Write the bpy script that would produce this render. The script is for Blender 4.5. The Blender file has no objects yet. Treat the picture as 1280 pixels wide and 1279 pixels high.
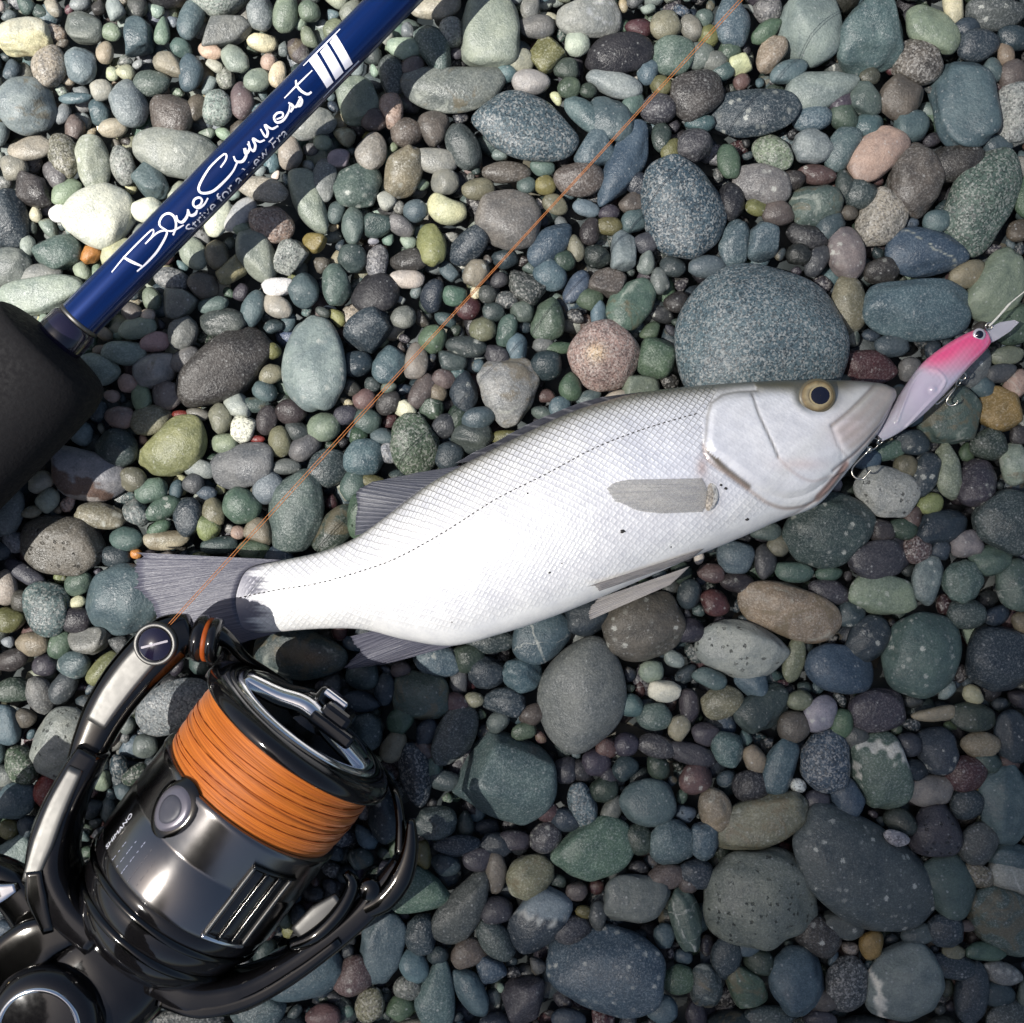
import bpy, bmesh, math, random
import numpy as np
from mathutils import Vector, Matrix

# ------------------------------------------------------------------ camera, sky, sun, exposure
D = 0.30                       # camera height over the mean pebble level (m)
W = 0.28                       # width of the beach strip in view (m)
K = W / 1280.0
PI = math.pi
sc = bpy.context.scene
col = sc.collection

cam = bpy.data.cameras.new('camera')
cam_o = bpy.data.objects.new('camera', cam)
col.objects.link(cam_o)
cam_o.location = (0, 0, D)
cam_o.rotation_euler = (0, 0, 0)
cam.sensor_width = 36
cam.angle = 2 * math.atan(W / 2 / D)
cam.clip_start = 0.005
cam.clip_end = 2000
cam.dof.use_dof = True
cam.dof.focus_distance = D - 0.016
cam.dof.aperture_fstop = 26
sc.camera = cam_o

SUN_AZ = math.radians(194)     # direction towards the sun, from +x counter-clockwise
SUN_EL = math.radians(59)
S_DIR = Vector((math.cos(SUN_AZ) * math.cos(SUN_EL), math.sin(SUN_AZ) * math.cos(SUN_EL), math.sin(SUN_EL)))

world = bpy.data.worlds.new('World')
sc.world = world
world.use_nodes = True
wn = world.node_tree
bg = wn.nodes['Background']
sky = wn.nodes.new('ShaderNodeTexSky')
sky.sky_type = 'NISHITA'
sky.sun_disc = False
sky.sun_elevation = SUN_EL
sky.sun_rotation = math.radians(90) - SUN_AZ
sky.altitude = 0
sky.air_density = 1.0
sky.dust_density = 3.0
sky.ozone_density = 1.0
wn.links.new(sky.outputs[0], bg.inputs[0])
bg.inputs[1].default_value = 0.068

sun = bpy.data.lights.new('sun', 'SUN')
sun.energy = 5.0
sun.angle = math.radians(0.53)
sun.color = (1.0, 0.965, 0.91)
sun_o = bpy.data.objects.new('sun', sun)
col.objects.link(sun_o)
sun_o.rotation_euler = S_DIR.to_track_quat('Z', 'Y').to_euler()
sun_o.location = S_DIR * 5

sc.view_settings.view_transform = 'Standard'
sc.view_settings.look = 'None'
sc.view_settings.exposure = 0.66
sc.view_settings.gamma = 1
sc.render.engine = 'CYCLES'
sc.cycles.use_denoising = True
sc.cycles.max_bounces = 6
sc.cycles.transparent_max_bounces = 12

# ------------------------------------------------------------------ helpers
def p2w(px, py, z=0.0):
    k = K * (D - z) / D
    return Vector(((px - 640) * k, -(py - 639.5) * k, z))

def p2w_np(p, z):
    p = np.asarray(p, float)
    z = np.broadcast_to(np.asarray(z, float), p.shape[:-1])
    k = K * (D - z) / D
    return np.stack([(p[..., 0] - 640) * k, -(p[..., 1] - 639.5) * k, z], -1)

def np_mesh(name, v, f, cols=None, mats=(), midx=None, smooth=True, uv=None, extra=None):
    """v (n,3), f (m,3|4) -> mesh"""
    v = np.ascontiguousarray(v, np.float32)
    f = np.ascontiguousarray(f, np.int32)
    me = bpy.data.meshes.new(name)
    me.vertices.add(len(v)); me.vertices.foreach_set('co', v.ravel())
    k = f.shape[1]
    me.loops.add(f.size); me.loops.foreach_set('vertex_index', f.ravel())
    me.polygons.add(len(f)); me.polygons.foreach_set('loop_start', np.arange(0, f.size, k, dtype=np.int32))
    for m in mats:
        me.materials.append(m)
    if midx is not None:
        me.polygons.foreach_set('material_index', np.ascontiguousarray(midx, np.int32))
    me.polygons.foreach_set('use_smooth', np.full(len(f), smooth, bool))
    me.update(calc_edges=True)
    me.validate()
    if cols is not None:
        a = me.color_attributes.new('Col', 'FLOAT_COLOR', 'POINT')
        c = np.ones((len(v), 4), np.float32); c[:, :cols.shape[1]] = cols
        a.data.foreach_set('color', c.ravel())
    if extra is not None:
        for key, arr in extra.items():
            a = me.color_attributes.new(key, 'FLOAT_COLOR', 'POINT')
            c = np.ones((len(v), 4), np.float32); c[:, :arr.shape[1]] = arr
            a.data.foreach_set('color', c.ravel())
    if uv is not None:
        l = me.uv_layers.new(name='UVMap')
        l.data.foreach_set('uv', np.ascontiguousarray(uv[f.ravel()], np.float32).ravel())
    return me

def link(name, me, parent=None, loc=None):
    o = bpy.data.objects.new(name, me)
    col.objects.link(o)
    if parent is not None:
        o.parent = parent
    if loc is not None:
        o.location = loc
    return o

def tag(o, label=None, cat=None, group=None, kind=None):
    if label: o['label'] = label
    if cat: o['category'] = cat
    if group: o['group'] = group
    if kind: o['kind'] = kind
    return o

def empty(name, loc=(0, 0, 0), rz=0.0):
    o = bpy.data.objects.new(name, None)
    o.empty_display_size = 0.01
    col.objects.link(o)
    o.location = loc
    o.rotation_euler = (0, 0, rz)
    return o

def catmull(pts, n=8, closed=False):
    P = np.asarray(pts, float)
    if len(P) < 3 and not closed:
        t = np.linspace(0, 1, n + 1)[:, None]
        return P[0] * (1 - t) + P[-1] * t
    out = []
    m = len(P)
    rng_ = range(m if closed else m - 1)
    for i in rng_:
        if closed:
            p0, p1, p2, p3 = P[(i - 1) % m], P[i], P[(i + 1) % m], P[(i + 2) % m]
        else:
            p1, p2 = P[i], P[i + 1]
            p0 = P[i - 1] if i else 2 * p1 - p2
            p3 = P[i + 2] if i + 2 < m else 2 * p2 - p1
        for k in range(n):
            t = k / n
            out.append(0.5 * ((2 * p1) + (-p0 + p2) * t + (2 * p0 - 5 * p1 + 4 * p2 - p3) * t * t + (-p0 + 3 * p1 - 3 * p2 + p3) * t ** 3))
    if not closed:
        out.append(P[-1])
    return np.array(out)

def resample(P, n):
    P = np.asarray(P, float)
    d = np.r_[0, np.cumsum(np.linalg.norm(np.diff(P, axis=0), axis=1))]
    t = np.linspace(0, d[-1], n)
    return np.stack([np.interp(t, d, P[:, k]) for k in range(P.shape[1])], -1)

def grid_faces(nu, nv, wrap_v=False):
    i = np.arange(nu - 1)[:, None]
    j = np.arange(nv if wrap_v else nv - 1)[None, :]
    j2 = (j + 1) % nv
    a = i * nv + j; b = i * nv + j2; c = (i + 1) * nv + j2; d = (i + 1) * nv + j
    return np.stack([a, b, c, d], -1).reshape(-1, 4)

def tube_arrays(path, rad, n=10, closed=False):
    P = np.asarray(path, float)
    m = len(P)
    rad = np.broadcast_to(np.asarray(rad, float), (m,))
    if closed:
        T = np.roll(P, -1, 0) - np.roll(P, 1, 0)
    else:
        T = np.gradient(P, axis=0)
    T /= np.linalg.norm(T, axis=1)[:, None] + 1e-12
    up = np.array([0, 0, 1.0])
    if abs(T[0] @ up) > 0.95:
        up = np.array([1.0, 0, 0])
    N = np.zeros_like(P); B = np.zeros_like(P)
    prev = up - T[0] * (up @ T[0]); prev /= np.linalg.norm(prev)
    for i in range(m):
        prev = prev - T[i] * (prev @ T[i]); prev /= np.linalg.norm(prev)
        N[i] = prev; B[i] = np.cross(T[i], prev)
    a = np.linspace(0, 2 * PI, n, endpoint=False)
    V = P[:, None, :] + rad[:, None, None] * (np.cos(a)[None, :, None] * N[:, None, :] + np.sin(a)[None, :, None] * B[:, None, :])
    f = grid_faces(m, n, True)
    V = V.reshape(-1, 3)
    if closed:
        j = np.arange(n); j2 = (j + 1) % n
        f = np.vstack([f, np.stack([(m - 1) * n + j, (m - 1) * n + j2, j2, j], -1)])
    else:
        V = np.vstack([V, P[:1], P[-1:]])
        j = np.arange(n); j2 = (j + 1) % n
        c0 = m * n
        f = np.vstack([f, np.stack([np.full(n, c0), j2, j, j], -1)[:, [0, 1, 2, 2]], np.stack([np.full(n, c0 + 1), (m - 1) * n + j, (m - 1) * n + j2, (m - 1) * n + j2], -1)])
    return V, f

def poly_mesh(name, V, faces, mats, smooth=True):
    """faces may be degenerate quads (last index repeated)"""
    me = bpy.data.meshes.new(name)
    fl = []
    for q in np.asarray(faces).tolist():
        r = []
        for x in q:
            if not r or x != r[-1]:
                r.append(x)
        if r[0] == r[-1]:
            r.pop()
        if len(r) > 2:
            fl.append(r)
    me.from_pydata(np.asarray(V).tolist(), [], fl)
    for m in mats:
        me.materials.append(m)
    me.polygons.foreach_set('use_smooth', np.full(len(me.polygons), smooth, bool))
    me.update()
    return me

def join_arrays(lst):
    V, F, o = [], [], 0
    for v, f in lst:
        V.append(np.asarray(v)); F.append(np.asarray(f) + o); o += len(v)
    return np.vstack(V), np.vstack(F)

def sweep_arrays(path, wid, hei, n=16, power=3.5, up=(0, 0, 1)):
    """rounded-box section swept along path; wid across (horizontal), hei along up"""
    P = np.asarray(path, float); m = len(P)
    wid = np.broadcast_to(np.asarray(wid, float), (m,)); hei = np.broadcast_to(np.asarray(hei, float), (m,))
    T = np.gradient(P, axis=0); T /= np.linalg.norm(T, axis=1)[:, None]
    up = np.asarray(up, float)
    B = np.cross(T, up); B /= np.linalg.norm(B, axis=1)[:, None]
    U = np.cross(B, T)
    a = np.linspace(0, 2 * PI, n, endpoint=False)
    ca, sa = np.cos(a), np.sin(a)
    s = (np.abs(ca) ** power + np.abs(sa) ** power) ** (-1 / power)
    V = P[:, None] + (ca * s)[None, :, None] * (wid / 2)[:, None, None] * B[:, None] + (sa * s)[None, :, None] * (hei / 2)[:, None, None] * U[:, None]
    f = grid_faces(m, n, True)
    V = V.reshape(-1, 3)
    V = np.vstack([V, P[:1], P[-1:]])
    j = np.arange(n); j2 = (j + 1) % n
    f = np.vstack([f, np.stack([np.full(n, m * n), j2, j, j], -1), np.stack([np.full(n, m * n + 1), (m - 1) * n + j, (m - 1) * n + j2, (m - 1) * n + j2], -1)])
    return V, f

def lathe_arrays(prof, n=96, axis='y'):
    """prof: list of (t along axis, radius)"""
    P = np.asarray(prof, float); m = len(P)
    a = np.linspace(0, 2 * PI, n, endpoint=False)
    V = np.stack([P[:, 1, None] * np.cos(a)[None], np.broadcast_to(P[:, 0, None], (m, n)), P[:, 1, None] * np.sin(a)[None]], -1)
    if axis == 'z':
        V = V[..., [0, 2, 1]]
    f = grid_faces(m, n, True)
    return V.reshape(-1, 3), f

# ------------------------------------------------------------------ materials
def nodes_of(name):
    m = bpy.data.materials.new(name); m.use_nodes = True
    nt = m.node_tree
    b = nt.nodes['Principled BSDF']
    return m, nt, b

def N(nt, typ, **kw):
    n = nt.nodes.new(typ)
    for k, v in kw.items():
        if k.startswith('i_'):
            n.inputs[k[2:]].default_value = v
        else:
            setattr(n, k, v)
    return n

def mathn(nt, op, a, b=None, clamp=False):
    n = nt.nodes.new('ShaderNodeMath'); n.operation = op; n.use_clamp = clamp
    for i, x in enumerate((a, b)):
        if x is None: continue
        if isinstance(x, (int, float)): n.inputs[i].default_value = x
        else: nt.links.new(x, n.inputs[i])
    return n.outputs[0]

def mixc(nt, fac, a, b, blend='MIX'):
    n = nt.nodes.new('ShaderNodeMix'); n.data_type = 'RGBA'; n.blend_type = blend
    for idx, x in ((0, fac), (6, a), (7, b)):
        if isinstance(x, (int, float)): n.inputs[idx].default_value = x
        elif isinstance(x, tuple): n.inputs[idx].default_value = (*x, 1) if len(x) == 3 else x
        else: nt.links.new(x, n.inputs[idx])
    return n.outputs[2]

def ramp(nt, x, lo, hi, a=0.0, b=1.0):
    n = nt.nodes.new('ShaderNodeMapRange'); n.interpolation_type = 'SMOOTHSTEP'
    nt.links.new(x, n.inputs[0])
    n.inputs[1].default_value = lo; n.inputs[2].default_value = hi
    n.inputs[3].default_value = a; n.inputs[4].default_value = b
    return n.outputs[0]

def stone_mat(name, pat):
    m, nt, b = nodes_of(name)
    L = nt.links.new
    at = N(nt, 'ShaderNodeAttribute', attribute_name='Col')
    tc = N(nt, 'ShaderNodeTexCoord')
    oi = N(nt, 'ShaderNodeObjectInfo')
    off = N(nt, 'ShaderNodeVectorMath', operation='SCALE'); off.inputs[0].default_value = (3.1, 5.7, 2.3)
    L(oi.outputs['Random'], off.inputs['Scale'])
    add = N(nt, 'ShaderNodeVectorMath', operation='ADD')
    L(tc.outputs['Object'], add.inputs[0]); L(off.outputs[0], add.inputs[1])
    co = add.outputs[0]
    def noise(scale, detail=3.0, rough=0.6, dist=0.0):
        n = N(nt, 'ShaderNodeTexNoise', i_Scale=scale, i_Detail=detail, i_Roughness=rough, i_Distortion=dist)
        L(co, n.inputs['Vector']); return n.outputs[0]
    def vor(scale, feature='F1', rand=1.0):
        n = N(nt, 'ShaderNodeTexVoronoi', i_Scale=scale, feature=feature, i_Randomness=rand)
        L(co, n.inputs['Vector']); return n
    base = at.outputs['Color']
    low = noise(140, 3, 0.6, 0.4)
    fine = noise(1900, 2.5, 0.75)
    mid = noise(480, 3, 0.7)
    c = mixc(nt, ramp(nt, low, 0.3, 0.72), mixc(nt, 1.0, base, (0.80, 0.82, 0.84), 'MULTIPLY'), mixc(nt, 1.0, base, (1.2, 1.17, 1.12), 'MULTIPLY'))
    c = mixc(nt, ramp(nt, mid, 0.35, 0.7, 0.0, 0.7), c, mixc(nt, 1.0, c, (0.72, 0.74, 0.76), 'MULTIPLY'))
    rnd = mathn(nt, 'FRACT', mathn(nt, 'MULTIPLY', oi.outputs['Random'], 7.31))
    amt = mathn(nt, 'ADD', mathn(nt, 'MULTIPLY', rnd, 0.85), 0.2)
    c = mixc(nt, mathn(nt, 'MULTIPLY', ramp(nt, fine, 0.46, 0.72, 0.0, 0.9), amt), c, mixc(nt, 0.22, mixc(nt, 1.0, c, (1.5, 1.5, 1.48), 'MULTIPLY'), (0.6, 0.6, 0.58)))
    c = mixc(nt, ramp(nt, fine, 0.46, 0.3, 0.0, 0.6), c, mixc(nt, 1.0, c, (0.55, 0.55, 0.57), 'MULTIPLY'))
    # tiny pale mineral flecks
    v = vor(950)
    sep = N(nt, 'ShaderNodeSeparateColor'); L(v.outputs['Color'], sep.inputs[0])
    fl = mathn(nt, 'MULTIPLY', ramp(nt, mathn(nt, 'ADD', v.outputs['Distance'], mathn(nt, 'MULTIPLY', mathn(nt, 'SUBTRACT', fine, 0.5), 1.1)), 0.4, 0.15), mathn(nt, 'MULTIPLY', ramp(nt, sep.outputs[0], 0.6, 0.95), ramp(nt, mid, 0.4, 0.6)))
    c = mixc(nt, mathn(nt, 'MULTIPLY', fl, 0.55), c, mixc(nt, 0.45, c, (0.75, 0.76, 0.74)))
    hbump = mathn(nt, 'ADD', mathn(nt, 'MULTIPLY', mid, 0.8), mathn(nt, 'MULTIPLY', fine, 0.5))
    if pat == 's':
        v2 = vor(400); s2 = N(nt, 'ShaderNodeSeparateColor'); L(v2.outputs['Color'], s2.inputs[0])
        d2 = mathn(nt, 'ADD', v2.outputs['Distance'], mathn(nt, 'MULTIPLY', mathn(nt, 'SUBTRACT', fine, 0.5), 0.9))
        sp = mathn(nt, 'MULTIPLY', mathn(nt, 'MULTIPLY', ramp(nt, d2, 0.34, 0.2), ramp(nt, s2.outputs[1], 0.45, 0.9)), ramp(nt, low, 0.35, 0.55, 0.25, 1.0))
        c = mixc(nt, mathn(nt, 'MULTIPLY', sp, 0.85), c, mixc(nt, 0.75, c, (0.50, 0.51, 0.46)))
    elif pat == 'g':
        v2 = vor(2100); s2 = N(nt, 'ShaderNodeSeparateColor'); L(v2.outputs['Color'], s2.inputs[0])
        c = mixc(nt, ramp(nt, s2.outputs[1], 0.6, 0.75, 0.0, 0.6), c, mixc(nt, 0.42, c, (0.6, 0.58, 0.54)))
        c = mixc(nt, ramp(nt, s2.outputs[2], 0.66, 0.8, 0.0, 0.7), c, mixc(nt, 1.0, c, (0.32, 0.32, 0.33), 'MULTIPLY'))
        hbump = mathn(nt, 'ADD', hbump, mathn(nt, 'MULTIPLY', s2.outputs[1], 0.4))
    elif pat == 'v':
        for vec, amp, th, st in (((95, 38, 20), 0.55, 0.045, 0.6), ((-30, 120, 15), 0.8, 0.03, 0.4)):
            dp = N(nt, 'ShaderNodeVectorMath', operation='DOT_PRODUCT'); dp.inputs[1].default_value = vec
            L(co, dp.inputs[0])
            w_ = mathn(nt, 'ADD', dp.outputs['Value'], mathn(nt, 'MULTIPLY', noise(130, 3, 0.6), amp))
            d = mathn(nt, 'ABSOLUTE', mathn(nt, 'SUBTRACT', mathn(nt, 'FRACT', w_), 0.5))
            c = mixc(nt, mathn(nt, 'MULTIPLY', ramp(nt, d, th, th * 0.3, 0.0, st), ramp(nt, mid, 0.35, 0.6)), c, (0.42, 0.43, 0.39))
    elif pat == 'm':
        n1 = noise(120, 5, 0.65, 1.0)
        c = mixc(nt, ramp(nt, n1, 0.5, 0.62, 0.0, 0.75), c, mixc(nt, 0.6, mixc(nt, 1.0, c, (0.5, 0.45, 0.38), 'MULTIPLY'), (0.16, 0.13, 0.08)))
        c = mixc(nt, ramp(nt, n1, 0.42, 0.3, 0.0, 0.7), c, mixc(nt, 0.5, c, (0.5, 0.52, 0.45)))
    elif pat == 'd':
        v2 = vor(620); s2 = N(nt, 'ShaderNodeSeparateColor'); L(v2.outputs['Color'], s2.inputs[0])
        d2 = mathn(nt, 'ADD', v2.outputs['Distance'], mathn(nt, 'MULTIPLY', mathn(nt, 'SUBTRACT', fine, 0.5), 0.9))
        pit = mathn(nt, 'MULTIPLY', ramp(nt, d2, 0.34, 0.16), ramp(nt, s2.outputs[1], 0.62, 0.9))
        c = mixc(nt, mathn(nt, 'MULTIPLY', pit, 0.8), c, mixc(nt, 1.0, c, (0.2, 0.2, 0.2), 'MULTIPLY'))
        hbump = mathn(nt, 'SUBTRACT', hbump, mathn(nt, 'MULTIPLY', pit, 1.2))
    L(c, b.inputs['Base Color'])
    bp = N(nt, 'ShaderNodeBump', i_Strength=0.85, i_Distance=0.0004)
    L(hbump, bp.inputs['Height']); L(bp.outputs[0], b.inputs['Normal'])
    L(ramp(nt, low, 0.3, 0.7, 0.30, 0.52), b.inputs['Roughness'])
    b.inputs['Specular IOR Level'].default_value = 0.42
    return m

STONE = {p: stone_mat('stone_' + n, p) for p, n in
         dict(p='plain', s='spotted', g='granite', v='veined', m='mottled', d='pitted').items()}
PATS = list('psgvmd')

def simple_mat(name, color, rough=0.5, metal=0.0, spec=0.5, coat=0.0, noise_amt=0.0, nscale=400, bump=0.0, coat_rough=0.05):
    m, nt, b = nodes_of(name)
    L = nt.links.new
    b.inputs['Roughness'].default_value = rough
    b.inputs['Metallic'].default_value = metal
    b.inputs['Specular IOR Level'].default_value = spec
    b.inputs['Coat Weight'].default_value = coat
    b.inputs['Coat Roughness'].default_value = coat_rough
    tc = N(nt, 'ShaderNodeTexCoord')
    n = N(nt, 'ShaderNodeTexNoise', i_Scale=nscale, i_Detail=4.0, i_Roughness=0.6)
    L(tc.outputs['Object'], n.inputs['Vector'])
    k = tuple(max(0.0, x * (1 - noise_amt)) for x in color); k2 = tuple(x * (1 + noise_amt) for x in color)
    L(mixc(nt, n.outputs[0], k, k2), b.inputs['Base Color'])
    L(ramp(nt, n.outputs[0], 0.3, 0.7, max(0.02, rough * (0.94 if metal else 0.8)), min(1, rough * (1.06 if metal else 1.25))), b.inputs['Roughness'])
    if bump:
        bp = N(nt, 'ShaderNodeBump', i_Strength=bump, i_Distance=0.0003)
        L(n.outputs[0], bp.inputs['Height']); L(bp.outputs[0], b.inputs['Normal'])
    return m

M = {}
M['gloss_black'] = simple_mat('gloss_black', (0.006, 0.0055, 0.006), 0.10, 0.0, 0.45, 0.25, 0.2)
M['dark_chrome'] = simple_mat('dark_chrome', (0.062, 0.060, 0.057), 0.13, 1.0, 0.5, 0.0, 0.12, 250)
M['gunmetal'] = simple_mat('gunmetal', (0.23, 0.218, 0.21), 0.25, 1.0, 0.5, 0.0, 0.03, 300)
def brushed():
    m = M['gunmetal']; nt = m.node_tree; b = nt.nodes['Principled BSDF']
    b.inputs['Anisotropic'].default_value = 0.8
    b.inputs['Anisotropic Rotation'].default_value = 0.25
    tn = N(nt, 'ShaderNodeTangent', direction_type='RADIAL', axis='Y')
    nt.links.new(tn.outputs[0], b.inputs['Tangent'])
brushed()
M['bright_chrome'] = simple_mat('bright_chrome', (0.75, 0.75, 0.76), 0.10, 1.0, 0.5, 0.0, 0.05)
M['satin_silver'] = simple_mat('satin_silver', (0.15, 0.147, 0.14), 0.5, 1.0, 0.5, 0.0, 0.08, 500)
M['foam'] = simple_mat('foam', (0.009, 0.0085, 0.0095), 0.85, 0.0, 0.25, 0.0, 0.35, 900, 0.5)
M['navy_trim'] = simple_mat('navy_trim', (0.010, 0.008, 0.022), 0.16, 0.0, 0.5, 0.6, 0.1)
M['white_print'] = simple_mat('white_print', (0.80, 0.79, 0.86), 0.45, 0.0, 0.4, 0.0, 0.03)
M['pale_print'] = simple_mat('pale_print', (0.50, 0.52, 0.66), 0.45, 0.0, 0.4, 0.0, 0.03)
M['steel_wire'] = simple_mat('steel_wire', (0.55, 0.52, 0.46), 0.28, 1.0, 0.5, 0.0, 0.1)
M['grey_rubber'] = simple_mat('grey_rubber', (0.06, 0.06, 0.075), 0.4, 0.0, 0.4, 0.0, 0.1)
M['print_dark'] = simple_mat('print_dark', (0.12, 0.11, 0.12), 0.5, 0.0, 0.3)
M['shade_blocker'] = simple_mat('blocker_rock', (0.14, 0.125, 0.11), 0.9, 0.0, 0.2, 0.0, 0.4, 0.6, 0.0)

# blue rod blank: clear-coated metallic blue with faint streaks along the blank
def blank_mat():
    m, nt, b = nodes_of('blue_lacquer')
    L = nt.links.new
    tc = N(nt, 'ShaderNodeTexCoord'); mp = N(nt, 'ShaderNodeMapping'); mp.inputs['Scale'].default_value = (900, 25, 900)
    L(tc.outputs['Object'], mp.inputs[0])
    n = N(nt, 'ShaderNodeTexNoise', i_Scale=1.0, i_Detail=3.0); L(mp.outputs[0], n.inputs['Vector'])
    L(mixc(nt, n.outputs[0], (0.0008, 0.007, 0.050), (0.0015, 0.034, 0.19)), b.inputs['Base Color'])
    b.inputs['Metallic'].default_value = 0.6
    b.inputs['Roughness'].default_value = 0.22
    b.inputs['Coat Weight'].default_value = 0.5
    b.inputs['Coat Roughness'].default_value = 0.06
    return m
M['blank'] = blank_mat()

def braid_mat():
    m, nt, b = nodes_of('orange_braid')
    L = nt.links.new
    tc = N(nt, 'ShaderNodeTexCoord'); mp = N(nt, 'ShaderNodeMapping'); mp.inputs['Scale'].default_value = (60, 2400, 60)
    mp.inputs['Rotation'].default_value = (0, 0, 0.02)
    L(tc.outputs['Object'], mp.inputs[0])
    n = N(nt, 'ShaderNodeTexNoise', i_Scale=1.0, i_Detail=5.0, i_Roughness=0.7); L(mp.outputs[0], n.inputs['Vector'])
    c = mixc(nt, ramp(nt, n.outputs[0], 0.3, 0.7), (0.38, 0.085, 0.003), (0.62, 0.165, 0.006))
    L(c, b.inputs['Base Color'])
    b.inputs['Roughness'].default_value = 0.6
    b.inputs['Sheen Weight'].default_value = 0.15
    bp = N(nt, 'ShaderNodeBump', i_Strength=0.45, i_Distance=0.0003)
    L(n.outputs[0], bp.inputs['Height']); L(bp.outputs[0], b.inputs['Normal'])
    return m
M['braid'] = braid_mat()
M['line'] = simple_mat('orange_line', (0.40, 0.145, 0.04), 0.6, 0.0, 0.3, 0.0, 0.3, 2000)

# ------------------------------------------------------------------ ground and added shade blocker
def ground_mat():
    m, nt, b = nodes_of('beach_gravel')
    L = nt.links.new
    tc = N(nt, 'ShaderNodeTexCoord')
    v = N(nt, 'ShaderNodeTexVoronoi', i_Scale=95.0); L(tc.outputs['Object'], v.inputs['Vector'])
    sp = N(nt, 'ShaderNodeSeparateColor'); L(v.outputs['Color'], sp.inputs[0])
    c = mixc(nt, sp.outputs[0], (0.025, 0.034, 0.040), (0.12, 0.135, 0.13))
    c = mixc(nt, ramp(nt, sp.outputs[1], 0.9, 0.95), c, (0.14, 0.13, 0.10))
    L(c, b.inputs['Base Color']); b.inputs['Roughness'].default_value = 0.6
    bp = N(nt, 'ShaderNodeBump', i_Strength=1.0, i_Distance=0.006, invert=True)
    L(v.outputs['Distance'], bp.inputs['Height']); L(bp.outputs[0], b.inputs['Normal'])
    return m
gv = np.array([(-400, -400, -0.0105), (400, -400, -0.0105), (400, 400, -0.0105), (-400, 400, -0.0105)], float)
tag(link('ground', np_mesh('ground', gv, np.array([[0, 1, 2, 3]]), mats=[ground_mat()], smooth=False)), kind='structure')

# unseen blocker added towards the sun: its sloping edge throws the broad soft shade over the far side of the strip
EDGE_SUM = 1330.0              # where the middle of the penumbra crosses the strip (px x + y)
CL = 34.0                      # slant distance from the strip to the edge
def build_shade_blocker():
    e0 = p2w(EDGE_SUM / 2, EDGE_SUM / 2)
    h = Vector((math.cos(SUN_AZ), math.sin(SUN_AZ), 0))
    d = Vector((1, 1, 0)).normalized()
    k = -d.dot(h) / (S_DIR.dot(h))
    e = d + S_DIR * k                     # edge direction, no component towards the sun
    e.normalize()
    p0 = e0 + S_DIR * CL                  # point of the edge on the line to the sun
    lat = Vector((-h.y, h.x, 0))
    if lat.dot(Vector((1, -1, 0))) < 0: lat = -lat
    z0, z1 = -0.5, 44.0
    rng = np.random.default_rng(5)
    nu, nv = 40, 60
    V = []
    for side in (0, 1):
        for i in range(nv):
            z = z0 + (z1 - z0) * i / (nv - 1)
            q = p0 + e * ((z - p0.z) / e.z)
            for j in range(nu):
                w = 16.0 * j / (nu - 1)
                r = (0.5 * math.sin(1.3 * w + 0.7 * z) + 0.35 * rng.normal()) * min(1.0, w / 4)
                cap = 0 if i < nv - 1 else 1.5 * math.sin(w * 0.8)
                V.append(q + lat * (w + (2.2 if side and j else 0.0)) + h * ((r + (3.0 if j else 0.0)) if side else -r) + Vector((0, 0, cap)))
    V = np.array([tuple(v) for v in V])
    f0 = grid_faces(nv, nu)
    n = nu * nv
    f1 = f0[:, ::-1] + n
    tp = np.arange(nu - 1) + (nv - 1) * nu
    ft = np.stack([tp, tp + 1, tp + 1 + n, tp + n], -1)
    sd = np.arange(nv - 1) * nu + nu - 1
    fs = np.stack([sd, sd + nu, sd + nu + n, sd + n], -1)
    tag(link('shade_blocker', np_mesh('shade_blocker', V, np.vstack([f0, f1, ft, fs]), mats=[M['shade_blocker']], smooth=False)), kind='structure')
build_shade_blocker()

# ------------------------------------------------------------------ pebbles
PAL = dict(
    sl=((0.092, 0.132, 0.145), 'slate grey'), nv=((0.033, 0.048, 0.060), 'dark navy'), bl=((0.060, 0.092, 0.130), 'blue'),
    sb=((0.088, 0.135, 0.158), 'slate blue'), tb=((0.095, 0.145, 0.150), 'teal blue'), tg=((0.092, 0.132, 0.117), 'grey green'),
    td=((0.050, 0.070, 0.070), 'dark teal'), gr=((0.085, 0.130, 0.085), 'green'), gd=((0.042, 0.062, 0.048), 'dark green'),
    jd=((0.100, 0.160, 0.122), 'jade green'), sg=((0.185, 0.225, 0.165), 'sage green'), pg=((0.250, 0.285, 0.235), 'pale green'),
    pt=((0.200, 0.238, 0.228), 'pale teal'), og=((0.200, 0.215, 0.095), 'olive green'), ol=((0.150, 0.145, 0.060), 'olive'),
    so=((0.185, 0.180, 0.120), 'dull olive'), ye=((0.250, 0.175, 0.060), 'mustard'), cr=((0.440, 0.420, 0.270), 'cream yellow'),
    cw=((0.520, 0.510, 0.420), 'creamy white'), wh=((0.66, 0.65, 0.62), 'white'), gy=((0.158, 0.170, 0.160), 'grey'),
    lg=((0.255, 0.265, 0.245), 'light grey'), lb=((0.180, 0.208, 0.222), 'bluish grey'), bg=((0.300, 0.275, 0.225), 'beige'),
    ta=((0.235, 0.200, 0.140), 'tan'), br=((0.115, 0.098, 0.085), 'brown'), bd=((0.048, 0.042, 0.040), 'dark brown'),
    pk=((0.330, 0.240, 0.195), 'pinkish'), pq=((0.190, 0.178, 0.168), 'pinkish grey'), pu=((0.052, 0.050, 0.060), 'dark purple'),
    lv=((0.270, 0.262, 0.282), 'lilac grey'), mr=((0.070, 0.030, 0.032), 'maroon'), mp=((0.130, 0.080, 0.078), 'dusky red'),
    rd=((0.200, 0.030, 0.022), 'brick red'), bk=((0.026, 0.026, 0.030), 'black'), oz=((0.380, 0.160, 0.040), 'orange'),
    dg=((0.072, 0.085, 0.082), 'dark grey'))
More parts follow.
